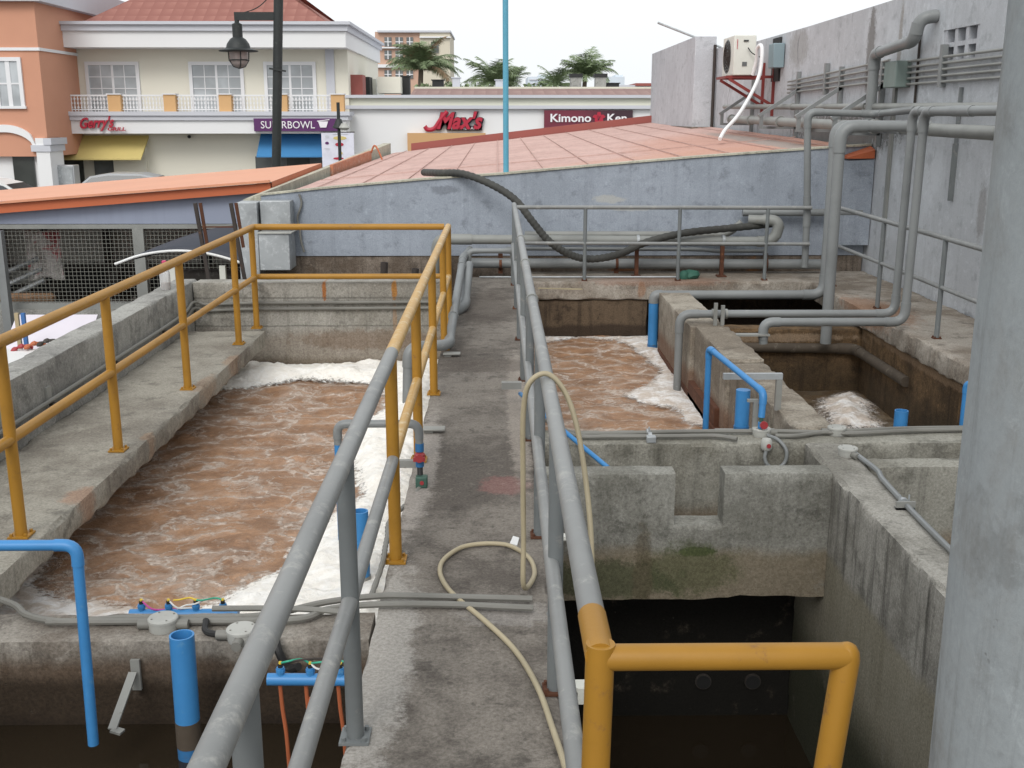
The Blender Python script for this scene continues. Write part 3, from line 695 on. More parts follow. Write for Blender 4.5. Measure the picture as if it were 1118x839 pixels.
ys = sorted(set([p[0] for p in prof] + [9.70, 10.48])); 
def tz(y):
    for (a, za), (c, zc) in zip(prof, prof[1:]):
        if a <= y <= c: return za + (zc - za) * (y - a) / (c - a)
V0, V1 = 2.20, 2.47
for ya, yc in zip(ys, ys[1:]):
    ta, tc = tz(ya), tz(yc)
    def hx(z0a, z0c, z1a, z1c): b.hexa([(X0, ya, z0a), (X0 + .2, ya, z0a), (X0 + .2, yc, z0c), (X0, yc, z0c), (X0, ya, z1a), (X0 + .2, ya, z1a), (X0 + .2, yc, z1c), (X0, yc, z1c)])
    if 9.69 < ya and yc < 10.49: hx(-1.8, -1.8, V0, V0); hx(V1, V1, ta, tc)
    else: hx(-1.8, -1.8, ta, tc)
b.build('wall', 'greywall', gw, smooth=False)
b = MB()
for k in range(4): b.box(X0 + .01, X0 + .19, 9.702 + k * .236, 9.702 + k * .236 + .065, V0 + .001, V1 - .001)
b.box(X0 + .012, X0 + .19, 9.702, 10.478, (V0 + V1) / 2 - .02, (V0 + V1) / 2 + .02)
b.build('vent_block', 'boxwall', gw, smooth=False)
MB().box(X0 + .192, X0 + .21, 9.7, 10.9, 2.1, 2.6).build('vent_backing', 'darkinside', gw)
MB().box(3.74, X0 - .005, 21.3, 27.2, 1.2, 3.16).build('projecting_bay', 'boxwall', gw, bevel=.01)
MB().pipe([(4.10, 21.2, 3.0), (4.10, 21.2, 1.5)], .03).build('downpipe', 'darkrust', gw)
MB().box(3.72, 4.14, 21.24, 27.2, 1.25, 1.5).build('base_strip', 'plinth', gw)
MB().beam((X0 - .02, 11.0, .7), (X0 - .02, 11.0, 2.5), .02, .02).build('wall_joint', 'darkrust', gw)
MB().beam((X0 - .008, 1.2, 3.07), (X0 - .008, 9.8, 2.97), .05, .03).build('coping', 'greywall', gw)
MB().box(X0 - .03, X0 - .001, 11.55, 11.62, .05, 2.2).build('pilaster_strip', 'pipe_pale', gw)
# AC
ac = thing('air_conditioner', (3.66, 16.9, 2.25), 'off white outdoor air conditioner unit high on the grey wall', 'air conditioner')
MB().box(3.50, 3.83, 16.65, 17.45, 2.29, 2.86).build('casing', 'acwhite', ac, bevel=.012)
b = MB()
for r in (.07, .12, .17, .22): b.sweep([(3.485, 17.1 + r * math.cos(a * math.pi / 10), 2.575 + r * math.sin(a * math.pi / 10)) for a in range(21)], .006, 6)
for a in range(8): b.beam((3.487, 17.1, 2.575), (3.487, 17.1 + .24 * math.cos(a * math.pi / 4), 2.575 + .24 * math.sin(a * math.pi / 4)), .008, .008)
b.build('fan_grille', 'darkrust', ac)
MB().cyl((3.494, 17.1, 2.575), (3.4985, 17.1, 2.575), .25, 24).build('fan_opening', 'panemid', ac)
MB().box(3.63, 3.70, 16.64, 16.65, 2.42, 2.48).build('rating_plate', 'panemid', ac)
MB().box(3.545, 3.552, 16.64, 16.65, 2.66, 2.80).build('red_mark', 'signred', ac)
MB().box(3.64, 3.71, 16.63, 16.65, 2.77, 2.79).build('handle_slot', 'darkinside', ac)
MB().sweep(spline([(3.70, 16.62, 2.68), (3.76, 16.58, 2.6), (3.86, 16.5, 2.54)]), .008).build('cable', 'black', ac)
rk = thing('wall_bracket', (3.8, 17, 1.9), 'dark red steel bracket carrying the outdoor air conditioner', 'bracket')
for y in (16.72, 17.38):
    MB().beam((3.42, y, 2.268), (4.14, y, 2.268), .05, .04).beam((3.46, y, 2.24), (4.12, y, 1.86), .04, .04).beam((4.13, y, 1.7), (4.13, y, 2.5), .04, .04).build('frame', 'redpaint', rk, smooth=False)
MB().beam((3.42, 16.7, 2.265), (3.42, 17.4, 2.265), .04, .035).build('crossbar', 'redpaint', rk)
MB().box(3.98, 4.14, 16.2, 16.5, 2.38, 2.72).build('control_box', paint('grey_blue_box', (.25, .33, .36), .5), label='small grey blue control box on the wall beside the air conditioner', cat='electrical box', bevel=.01)
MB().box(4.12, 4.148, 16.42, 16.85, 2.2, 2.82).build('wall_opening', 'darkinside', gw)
MB().sweep(spline([gy(822, 82, 16.4), gy(826, 66, 16.3), gy(827, 53, 16.2), gy(831, 50, 16.1), gy(832, 60, 16.05), gy(829, 82, 16), gy(820, 103, 15.8), gy(806, 126, 15.5), gy(792, 142, 15.2), gy(786, 152, 15.0)]), .027, 12).build('drain_hose', 'whitewrap', label='white wrapped hose hanging from the air conditioner down to the pink roof', cat='hose')
# antenna rod
a1, a2 = gy(718, 25, 22), gy(782, 51, 22)
MB().sweep([a1, a2 + Vector((.1, 0, -.02))], .022, 8).build('metal_rod', 'galv', label='thin metal rod leaning out over the top of the grey wall', cat='rod')

# column
cc = Vector((.955, 1.41, 0)); prof = []
rr = .292
colm = MB()
rings = 60; N = 72
for j in range(rings + 1):
    z = -.003 + 4.2 * j / rings
    for k in range(N):
        a = 2 * math.pi * k / N; r = rr + .0022 * noise.noise((math.cos(a) * 3, math.sin(a) * 3, z * 2)) + .001 * noise.noise((math.cos(a) * 9, math.sin(a) * 9, z * 8))
        colm.v.append(cc + Vector((math.cos(a) * r, math.sin(a) * r, z)))
for j in range(rings):
    for k in range(N):
        a = j * N + k; c_ = j * N + (k + 1) % N; colm.f.append((a, c_, c_ + N, a + N))
colm.build('column', 'column', label='large round grey concrete column with hairline cracks in the right foreground', cat='column')

# ================================================================== RAILINGS
RZ, MZ = .825, .42
def plate(b, x, y, z=0, s_=.05, rot=0):
    b.box(x - s_, x + s_, y - s_, y + s_, z + .001, z + .009)
    for dx_ in (-1, 1):
        for dy_ in (-1, 1): b.cyl((x + dx_ * s_ * .7, y + dy_ * s_ * .7, z + .009), (x + dx_ * s_ * .7, y + dy_ * s_ * .7, z + .02), .007, 6)
def post(parent, x, y, z1, mat, r=.024, pm=None, z0=0, label=None, lean=0):
    MB().sweep([(x, y, z0 + .006), (x + lean, y, z1)], r, 16).build('post', mat, parent, label=label)
    b = MB(); plate(b, x, y, z0, r * 1.7); b.build('base_plate', pm or mat, parent)
# left rail of the walkway
XL = -.405
r1 = thing('handrail', (XL, 5, 0), 'two rail handrail on left of walkway, grey nearby and yellow farther on', 'railing')
for y, m_, pm in ((1.55, 'post_grey', 'post_grey'), (2.72, 'post_grey', 'post_grey'), (3.97, 'yellow', 'yellow'), (5.25, 'yellow', 'yellow'), (6.6, 'yellow', 'yellow'), (7.95, 'yellow', 'yellow'), (8.86, 'yellow', 'yellow')):
    post(r1, XL, y, RZ - .01, m_, .0245, pm)
MB().sweep([(XL, 1.0, RZ), (XL, 4.02, RZ)], .0255, 18).build('top_rail', 'rail_grey', r1, label='grey near length of the top rail')
MB().sweep([(XL, 4.021, RZ), (XL, 8.88, RZ)], .0255, 18).build('top_rail', 'yellow_worn', r1, label='worn yellow far length of the top rail')
MB().sweep([(XL, 1.0, MZ), (XL, 3.96, MZ)], .0225, 18).build('mid_rail', 'rail_grey', r1, label='grey near length of the middle rail')
MB().sweep([(XL, 3.962, MZ), (XL, 8.86, MZ)], .0225, 18).build('mid_rail', 'yellow_worn', r1, label='worn yellow far length of the middle rail')
# back rail + left rail (yellow)
r2 = thing('handrail', (-2.0, 6, 0), 'all yellow handrail running beside the left side walkway and across the back', 'railing')
for y in (3.0, 4.25, 5.44, 6.75, 8.16, 8.80):
    post(r2, -1.99, y, RZ - .01, 'yellow', .0245)
MB().pipe([(-1.99, 2.0, RZ), (-1.99, 8.86, RZ), (XL - .03, 8.86, RZ)], .0255, .04, False, 16).build('top_rail', 'yellow', r2)
MB().pipe([(-1.99, 2.0, MZ), (-1.99, 8.86, MZ), (XL - .03, 8.86, MZ)], .0225, .04, False, 16).build('mid_rail', 'yellow', r2)
# right rail of the walkway
XR = .168
r3 = thing('handrail', (XR, 5, 0), 'long grey two rail handrail on the right edge of the walkway', 'railing')
for y in (2.97, 4.22, 5.6, 6.95, 8.3, 9.7, 11.1):
    b = MB(); b.sweep([(XR, y, .006), (XR, y, RZ - .01)], .0225, 16); b.build('post', 'post_grey', r3)
    b = MB(); plate(b, XR, y, 0, .036); b.build('base_plate', 'rust', r3)
MB().sweep([(XR, 1.784, RZ), (XR, 11.12, RZ)], .0245, 18).build('top_rail', 'rail_grey', r3)
MB().sweep([(XR - .012, 1.0, MZ), (XR - .012, 11.1, MZ)], .0215, 18).build('mid_rail', 'rail_grey', r3)
for y in (6.95, 8.3, 5.6): MB().ring((XR, y - .35, RZ), (0, 1, 0), .031, .03).build('clamp', 'pipe_pale', r3)
# cross rail at the far end and side ledge rail
r4 = thing('handrail', (1.8, 11.4, 0), 'thin grey handrail along the far ledge, turning along the right ledge', 'railing')
for x in (.92, 1.915, 2.84):
    MB().sweep([(x, 11.42, 0), (x, 11.42, .76)], .020, 12).build('post', 'post_grey', r4)
    b = MB(); plate(b, x, 11.42, 0, .03); b.build('base_plate', 'rust', r4)
MB().sweep([(XR, 11.42, .775), (3.30, 11.42, .765)], .021, 14).build('top_rail', 'rail_grey', r4)
MB().sweep([(XR, 11.42, .40), (3.30, 11.42, .385)], .018, 14).build('mid_rail', 'rail_grey', r4)
for y in (11.0, 9.67, 8.3, 6.9, 5.5):
    MB().sweep([(3.45, y, 0), (3.45, y, .78)], .020, 12).build('post', 'post_grey', r4)
    b = MB(); plate(b, 3.45, y, 0, .03); b.build('base_plate', 'rust', r4)
MB().sweep([(3.46, 11.42, .80), (3.44, 4.8, .77)], .021, 14).build('top_rail', 'rail_grey', r4)
MB().sweep([(3.46, 11.42, .42), (3.44, 4.8, .39)], .018, 14).build('mid_rail', 'rail_grey', r4)
# yellow gate frame
r5 = thing('ladder_rail', (.38, 1.66, 0), 'bright yellow tube hoop at the near end of the right handrail over the pit', 'railing')
MB().sweep([(.171, 1.66, .838), (.167, 1.66, .6), (.16, 1.66, -.02)], .0248, 20).build('left_leg', 'yellow', r5)
MB().sweep([(.168, 1.79, RZ), (.170, 1.65, .818)], .0258, 20).build('rail_stub', 'yellow', r5)
MB().sweep([(.172, 1.66, .812), (.586, 1.66, .812), (.598, 1.66, .812), (.606, 1.66, .812), (.610, 1.66, .812)], [.0228, .0228, .020, .013, .004], 20).build('cross_tube', 'yellow', r5)
MB().sweep([(.590, 1.66, .836), (.590, 1.66, .831), (.5895, 1.66, .822), (.589, 1.66, .808), (.572, 1.66, .6), (.47, 1.66, -.9)], [.005, .014, .020, .0228, .023, .023], 20).build('right_leg', 'yellow', r5)

# ================================================================== PIPES ALONG WALKWAY AND FAR END
p = MB(); p.pipe([(-.30, 11.72, .30), (-.355, 11.0, .30), (-.36, 7.75, .075), (-.64, 7.55, .10), (-.66, 7.5, -.5)], .036, .09)
for q in ((-.355, 10.6, .27), (-.36, 8.6, .135)): p.ring(q, (0, 1, 0), .043, .05)
p.build('grey_pipe', 'pipe_grey', label='grey pipe lying along walkway left edge and bending down into the froth tank', cat='pipe')
MB().pipe([(-.31, 11.2, .02), (-.30, 11.2, .345), (.16, 11.21, .345), (.165, 11.3, .0)], .027, .06).build('grey_pipe', 'pipe_grey', label='slim grey pipe hoop across the far end of the walkway', cat='pipe')
MB().pipe([(-.95, 9.35, .15), (-.95, 9.35, .10), (-.40, 9.35, .02), (-.30, 9.6, .05), (-.29, 10.8, .25)], .045, .10).build('grey_pipe', 'pipe_grey', label='short fat grey pipe bend behind the yellow posts at walkway far end', cat='pipe')
b = MB().pipe([(-.70, 9.0, -.45), (-.70, 9.0, .06)], .045); b.build('blue_pipe', 'blue', label='short blue pipe standing behind the last yellow posts of the left handrail', cat='pipe')
for (x, y, z1, lab) in ((gz(432, 306).x, 10.2, .36, 'left'), (-.80, 10.2, .30, 'right')):
    MB().openpipe((x - .02, y, -.4), (x + .02, y, z1), .035, 14).build('pipe_stub', 'darkrust', label='dark open ended steel pipe stub behind the yellow back rail, %s of the two' % lab, cat='pipe')
# brackets on walkway
for (x, y) in ((-.34, 7.7), (-.36, 5.75)):
    MB().beam((x - .06, y, .022), (x + .065, y, .022), .07, .012).box(x - .05, x + .0, y - .02, y + .02, 0, .018).build('pipe_bracket', 'bracket', label='flat steel bracket on the walkway edge ' + ('below the pipe elbow' if y > 7 else 'between yellow posts'), cat='bracket', bevel=.003)
# far big pipe, u-turn
fp = thing('grey_pipe', (1, 11.8, 0), 'big pale pipe across the far end with a hairpin bend at its right end', 'pipe')
MB().pipe([(-.70, 11.95, -.05), (-.66, 11.85, .40), (-.45, 11.8, .40), (3.02, 11.8, .37), (3.08, 11.8, .60), (2.75, 11.9, .60)], .052, .12).build('pipe_run', 'pipe_pale', fp)
MB().pipe([(2.7, 12.0, .56), (2.55, 12.05, .42), (.3, 12.08, .42)], .038, .09).build('return_pipe', 'pipe_pale', fp)
MB().pipe([(-.4, 11.95, .12), (3.6, 11.95, .10)], .055).build('grey_pipe', 'pipe_grey', label='lowest thick grey pipe running along the plinth under the blue wall', cat='pipe')
MB().pipe([(.1, 12.02, .27), (2.2, 12.02, .26), (2.45, 12.02, .24), (3.0, 12.02, .24)], .02).build('grey_pipe', 'pipe_grey', label='thin grey pipe between the two thick pipes at the foot of blue wall', cat='pipe')
MB().pipe([(2.72, 12.08, .66), (4.05, 12.08, .66)], .042).build('grey_pipe', 'pipe_grey', label='grey pipe stub leaving black hose end towards the right along blue wall', cat='pipe')
for i, (x, m_) in enumerate(((1.51, 'rust'), (2.44, 'rust'))):
    s_ = thing('pipe_stand', (x, 11.5, 0), 'rusty steel post holding up the pale pipe, ' + ('left one beside the hose' if i == 0 else 'right one by the hairpin bend'), 'pipe support')
    MB().beam((x, 11.72, 0), (x, 11.72, .33), .04, .05).build('post', m_, s_)
    MB().box(x - .05, x + .05, 11.66, 11.78, 0, .012).build('base_plate', m_, s_)
    MB().ring((x + .02, 11.8, .385), (1, 0, 0), .060, .03).build('clamp', 'galv', s_)
for x in (.03, 1.32 + .0, 2.98):
    MB().beam((x, 11.98, .0), (x, 11.98, .22), .05, .03).ring((x, 11.95, .11), (1, 0, 0), .062, .03).build('pipe_clip', 'rust', label='rusty clip holding the lowest grey pipe, ' + {.03: 'behind the walkway end', 1.32: 'behind the sagging hose', 2.98: 'near the tall grey pipes'}[x], cat='bracket')
MB().sweep([(-.2, 11.62, .012), (2.1, 11.60, .012)], .009, 8).build('thin_rod', 'galv', label='thin pale rod lying along the far ledge', cat='rod')
b = MB()
for (x, y, s_) in ((2.08, 11.6, .10), (2.0, 11.55, .06)):
    b.lathe((x, y, 0), [(s_ * .9, .0), (s_ * 1.05, .03), (s_ * .85, .07), (s_ * .3, .085)], 14)
for v in b.v: v.x += .02 * noise.noise(v * 20); v.z = max(0, v.z + .02 * noise.noise(v * 15))
b.build('green_bag', paint('green_cloth', (.035, .12, .085), .7), label='small crumpled green bag on the far ledge beside a post', cat='bag')
MB().beam((gz(590, 322).x, 11.1, -.03), (.86, 10.9, -.01), .012, .012).build('stick', 'hose', label='short pale stick poking out from the ledge over the froth', cat='stick')
# black ribbed hose
hp = [gy(463, 196, 12.9), gy(480, 191, 12.35), gy(505, 190, 12.1), gy(535, 201, 11.9), gy(562, 218, 11.75), gy(582, 243, 11.65), gy(600, 264, 11.6), gy(622, 278, 11.6), gy(645, 283, 11.6), gy(675, 278, 11.6), gy(705, 265, 11.62), gy(745, 255, 11.68), gy(790, 250, 11.8), gy(842, 245, 11.95)]
hp[0].z = 1.06; hp[1].z = max(hp[1].z, 1.08)
path = spline(hp, 22); rads = [.040 + .003 * math.sin(i * 1.6) for i in range(len(path))]
MB().sweep(path, rads, 14).build('ribbed_hose', 'blackhose', label='thick black ribbed hose sagging from the pink roof over the far pipes', cat='hose')
# blue pole
MB().cyl((.095, 12.28, 1.0), (.085, 12.28, 5.5), .031, 16).build('pole', 'bluepole', label='tall thin light blue steel pole standing at the pink roof edge', cat='pole')

# ---- tall grey pipes right
PB = 'pipe_grey'
tp = thing('grey_pipe', (3, 10.8, -.6), 'thick grey pipe coming down and left into the froth, blue at its end', 'pipe')
A = gy(904, 322, 10.75); Bq = gy(912, 137, 10.75)
MB().pipe([(1.57, 10.75, -.15), (1.57, 10.75, A.z + .0), (Bq.x, 10.75, A.z), (Bq.x, 10.75, Bq.z), (3.7, 10.75, Bq.z - .01), (3.72, 10.2, 1.58)], .046, .13).build('pipe_run', PB, tp)
MB().cyl((1.57, 10.75, -.56), (1.57, 10.75, -.12), .049, 18).build('lower_end', 'blue', tp)
MB().cyl((1.57, 10.75, -.75), (1.57, 10.75, -.55), .052, 18).build('scum_band', 'blue_dark', tp)
C2 = gy(918, 137, 10.4)
MB().pipe([(gy(918, 140, 9.55).x, 9.55, gy(909, 375, 9.55).z), (gy(918, 140, 9.55).x, 9.55, gy(918, 138, 9.55).z), (3.74, 9.55, gy(918, 138, 9.55).z)], .049, .14).build('grey_pipe', PB, label='thickest vertical grey pipe dropping into the dark tank, its foot open', cat='pipe')
D1 = gy(888, 118, 11.3)
MB().pipe([(gy(880, 270, 11.5).x, 11.5, gy(880, 292, 11.5).z), (gy(880, 250, 11.5).x, 11.5, .72), (D1.x, 11.5, D1.z - .04), (3.93, 11.5, D1.z - .06), (3.95, 10.5, 1.76)], .036, .10).build('grey_pipe', PB, label='slim vertical grey pipe left of the thick pair against the blue wall', cat='pipe')
# pair coming over and into tanks
h1 = gy(770, 343, 8.95).z; 
MB().pipe([(1.53, 8.95, -.62), (1.53, 8.95, h1), (3.345, 8.95, h1), (3.355, 8.95, 1.74), (3.39, 8.2, 1.74), (3.39, 3.5, 1.74)], .033, .10).build('grey_pipe', PB, label='long grey pipe running left across both tanks and down into the froth', cat='pipe')
h2 = gy(850, 352, 8.6).z
MB().pipe([(gy(833, 382, 8.6).x, 8.6, -.10), (gy(833, 352, 8.6).x, 8.6, h2), (3.30, 8.6, h2), (3.315, 8.6, 1.735), (3.32, 7.9, 1.735), (3.32, 3.5, 1.735)], .035, .10).build('grey_pipe', PB, label='grey pipe running beside the longer one and ending in the dark tank', cat='pipe')
bs = thing('pipe_bracket', (1.8, 8.95, 0), 'pair of upright steel straps holding the two grey pipes on the dividing wall', 'bracket')
MB().box(1.80, 1.83, 8.86, 8.88, 0, .19).box(1.86, 1.89, 8.86, 8.88, 0, .17).build('strap', 'bracket', bs)
MB().ring((1.815, 8.95, h1), (1, 0, 0), .043, .03).build('clamp', 'bracket', bs)
MB().ring((1.92, 8.95, h1), (1, 0, 0), .043, .02).build('clamp', 'bracket', bs)
MB().box(1.88, 2.2, 8.55, 8.62, -.03, -.015).build('strap', 'bracket', bs)
# wall pipes
w1 = thing('wall_pipe', (3.75, 10, 1.5), 'thick pale pipe carried on triangular brackets along the grey wall', 'pipe')
MB().pipe([(3.75, 3.0, 1.53), (3.75, 17.8, 1.655)], .056).build('pipe_run', 'pipe_pale', w1)
for y in (8.0, 11.0, 13.2, 14.7, 16.4, 17.75): MB().ring((3.75, y, 1.53 + (y - 3) * .0084), (0, 1, 0), .074, .07).build('coupling', 'pipe_pale', w1)
w2 = thing('wall_pipe', (3.98, 10, 1.7), 'thinner pale pipe above and behind the thick one on the grey wall', 'pipe')
MB().pipe([(3.98, 3.0, 1.72), (3.98, 19.5, 1.86)], .038).build('pipe_run', 'pipe_pale', w2)
for y in (12.0, 15.0): MB().ring((3.98, y, 1.72 + (y - 3) * .0085), (0, 1, 0), .046, .06).build('coupling', 'pipe_pale', w2)
# brackets
bw = [(11.95, 1.60), (13.4, 1.615), (15.3, 1.63), (18.0, 1.66)]
for i, (y, z) in enumerate(bw):
    k = thing('pipe_bracket', (3.9, y, z), ['nearest', 'second', 'third', 'farthest'][i] + ' of the four triangular grey brackets holding pipes on the grey wall', 'bracket', 'triangular wall brackets')
    MB().beam((3.66, y, z - .085), (4.13, y, z - .085), .05, .035).build('arm', 'pipe_grey', k)
    MB().beam((3.60, y, z + .07), (4.13, y, z + .42), .05, .045).build('brace', 'pipe_grey', k)
    MB().beam((3.64, y, z - .1), (3.64, y, z + .10), .05, .03).build('end_lug', 'pipe_grey', k)
    MB().beam((4.12, y, z - .22), (4.12, y, z + .66), .05, .05).build('upright', 'pipe_grey', k)
# conduits on wall
for i in range(4):
    dz = i * .05
    MB().sweep([(4.11, 15.8, 2.02 + dz), (4.11, 11.75, 2.06 + dz + i * .02)], .013, 8).build('conduit', 'pipe_pale', label=['lowest', 'second lowest', 'second highest', 'highest'][i] + ' of four thin conduits on the grey wall left of tall pipe', cat='conduit', group='conduits left of the tall wall pipe')
for i in range(5):
    dz = i * .055
    MB().sweep([(4.11, 11.3, 2.01 + dz), (4.11, 4.0, 2.00 + dz)], .013, 8).build('conduit', 'pipe_pale', label=['lowest', 'second from the bottom', 'middle', 'second from the top', 'top'][i] + ' of five thin conduits under the vent blocks right of grey box', cat='conduit', group='conduits under the vent blocks')
for (y, lab) in ((14.0, 'left'), (10.35, 'right')):
    MB().box(4.09, 4.145, y - .03, y + .03, 1.96, 2.34).build('conduit_clip', 'pipe_grey', label='small steel strap clamping the wall conduits, %s of the two' % lab, cat='bracket')
MB().box(3.99, 4.145, 11.2, 11.55, 1.98, 2.24).build('junction_box', 'greybox', label='grey green rectangular junction box where the wall conduits start', cat='electrical box', bevel=.01)
e1 = gx(1000, 55, 4.0); 
MB().pipe([(3.95, 11.75, 1.65), (3.95, 11.75, 2.33), (3.97, 10.72, 2.40), (3.99, 10.68, 2.60), (4.18, 10.66, 2.62)], .055, .10).build('wall_pipe', 'pipe_grey', label='thick grey pipe rising from the wall pipes and elbowing through a wall hole', cat='pipe')
MB().beam((4.13, 9.92, 1.2), (4.13, 9.92, 1.95), .03, .02).beam((4.13, 9.92, .95), (4.13, 9.92, 1.46), .045, .03).build('wall_strap', 'post_grey', label='narrow vertical steel strap below the pipes on the grey wall', cat='bracket')

# ================================================================== PIPES ON TANK WALLS
def cond(pts, r, label, n=8, mat='conduit', name='conduit', grp=None):
    return MB().sweep(spline(pts, 8), r, n).build(name, mat, label=label, cat='conduit', group=grp)
def jbox(x, y, z, label, arms=(), r=.048, h=.042, parent_mat='paleblock'):
    j = thing('junction_box', (x, y, z), label, 'junction box', 'round junction boxes')
    MB().lathe((x, y, z), [(r * .96, 0), (r, .004), (r, h * .8), (r * 1.06, h * .8), (r * 1.06, h), (r * .98, h + .004)], 24).build('body', parent_mat, j)
    b = MB()
    for a in range(4): b.cyl((x + r * .8 * math.cos(a * 1.57 + .6), y + r * .8 * math.sin(a * 1.57 + .6), z + h), (x + r * .8 * math.cos(a * 1.57 + .6), y + r * .8 * math.sin(a * 1.57 + .6), z + h + .006), .0035, 6)
    b.build('screws', 'conduit', j)
    for (dx_, dy_) in arms:
        MB().ring((x + dx_ * r * 1.25, y + dy_ * r * 1.25, z + .018), (dx_, dy_, 0), .017, .05, 10).build('gland', 'conduit', j)
# front-left wall conduits
cond([(-2.3, 3.70, .10), gz(0, 655, .03), gz(30, 672, .02), gz(70, 679, .02), (-1.3, 3.44, .02), (-1.0, 3.44, .02), (-.8, 3.46, .02), (-.62, 3.55, .022), (-.44, 3.60, .022), (-.3, 3.60, .022), (.12, 3.57, .022)], .0125, 'farther of two conduits crossing the walkway from the left wall top')
cond([(-1.55, 3.42, .018), (-1.2, 3.42, .018), (-.72, 3.42, .02), (-.60, 3.50, .02), (-.44, 3.535, .02), (-.2, 3.535, .02), (.12, 3.50, .02)], .0125, 'nearer of two conduits crossing the walkway past the looped hose')
cond([(-1.0, 3.40, .03), (-.98, 3.34, .015), (-.88, 3.33, .015), (-.80, 3.36, .02)], .011, 'black cable between two round junction boxes on the left wall', mat='black', name='cable')
cond([(-.745, 3.30, .02), (-.73, 3.27, -.02), (-.70, 3.27, -.08), (-.66, 3.24, -.06)], .014, 'black gland cable hanging down from the right junction box of left wall', mat='black', name='cable')
cond([(-1.0, 3.49, .03), (-.72, 3.475, .035), (-.5, 3.46, .025)], .011, 'short conduit leaving the left round box towards the handrail')
p_ = gz(177, 690, 0); jbox(p_.x, p_.y + .02, 0, 'round pale junction box on left wall beside the wide blue pipe', ((1, 0), (-1, 0)))
p_ = gz(263, 702, 0); jbox(p_.x, p_.y + .02, 0, 'round grey junction box on left wall just left of the grey handrail', ((1, 0), (-1, 0), (0, -1)))
# wide open blue pipe
bp = thing('blue_pipe', (-1.01, 3.2, -.3), 'wide open topped blue pipe standing in the dark left pit', 'pipe')
MB().openpipe((-1.0, 3.12, -.185), (-.997, 3.12, .118), .0385, 24).build('pipe', 'blue', bp)
MB().cyl((-1.0, 3.12, -.27), (-1.0, 3.12, -.18), .0395, 24).build('stained_band', 'scum', bp)
MB().cyl((-1.0, 3.12, -.6), (-1.0, 3.12, -.271), .0385, 24).build('lower_pipe', 'blue_dark', bp)
# slim blue pipe loop left
MB().pipe([(-2.4, 3.02, .462), (-1.255, 3.02, .462), (-1.258, 3.0, -.19)], .0165, .04).build('blue_pipe', 'blue', label='slim blue pipe coming from left and bending down into the dark pit', cat='pipe')
# bracket strap in pit
MB().beam((-1.22, 3.28, -.10), (-1.235, 3.10, -.20), .028, .008).beam((-1.235, 3.10, -.20), (-1.20, 3.09, -.205), .028, .008).beam((-1.215, 3.295, -.17), (-1.215, 3.295, -.06), .03, .012).build('strap_bracket', 'bracket', label='thin steel strap bracket sticking out of the pit wall', cat='bracket')
# blue manifolds
def manifold(name, p0, p1, r, nv, label, wires):
    m = thing(name, (p0[0], p0[1], p0[2]), label, 'probe pipe')
    p0, p1 = Vector(p0), Vector(p1)
    MB().cyl(p0, p1, r, 18).build('pipe', 'blue', m)
    for i in range(nv):
        q = p0.lerp(p1, (i + .45) / nv)
        MB().cyl(q + Vector((0, 0, r * .8)), q + Vector((0, 0, r + .022)), .012, 10).ring(q + Vector((0, 0, r + .012)), (0, 0, 1), .0145, .010, 8).build('nipple', 'blue', m)
        MB().cyl(q + Vector((0, 0, r + .022)), q + Vector((0, 0, r + .034)), .008, 8).build('probe_head', 'black', m)
        MB().cyl(q + Vector((0, 0, r + .034)), q + Vector((.002, 0, r + .040)), .0055, 8).build('probe_tip', 'wire_y', m)
    for (i0, i1, mt, h, off) in wires:
        a = p0.lerp(p1, (i0 + .45) / nv) + Vector((0, 0, r + .036)); c = p0.lerp(p1, (i1 + .45) / nv) + Vector((0, 0, r + off))
        MB().sweep(spline([a, a.lerp(c, .3) + Vector((0, -.01, h)), a.lerp(c, .7) + Vector((0, .01, h * .7)), c], 6), .0032, 6).build('wire', mt, m)
manifold('blue_manifold', (-1.33, 3.60, -.045), (-.94, 3.60, -.045), .020, 4, 'blue probe pipe with wired nipples behind the left wall over the froth', [(0, 1.5, 'wire_p', -.02, 0), (1, 2.2, 'wire_w', -.015, .0), (1.2, 2, 'wire_y', .006, .036), (2, 3, 'wire_g', .004, .036), (2.3, 1.3, 'wire_w', .0, .0)])
manifold('blue_manifold', (-.715, 3.03, .012), (-.44, 3.03, .008), .019, 3, 'blue probe pipe with green wires hanging over the dark left pit', [(0, 1, 'wire_g', .012, .036), (1, 2.4, 'wire_g', .012, .03), (1, 2, 'wire_w', -.012, .03), (.2, 2.2, 'darkrust', .02, .03)])
for i, x in enumerate((-.68, -.60, -.50)):
    MB().sweep(spline([(x, 3.04, -.012), (x + .004, 3.04, -.1), (x + .012, 3.04, -.2 if i != 1 else -.06), (x + .016, 3.04, -.4 if i != 1 else -.075)], 5), .0065, 8).build('probe_rod', 'orange_cable', label=['leftmost', 'short middle', 'rightmost'][i] + ' copper coloured rod hanging below the blue probe pipe in left pit', cat='rod', group='copper rods below the probe pipe')
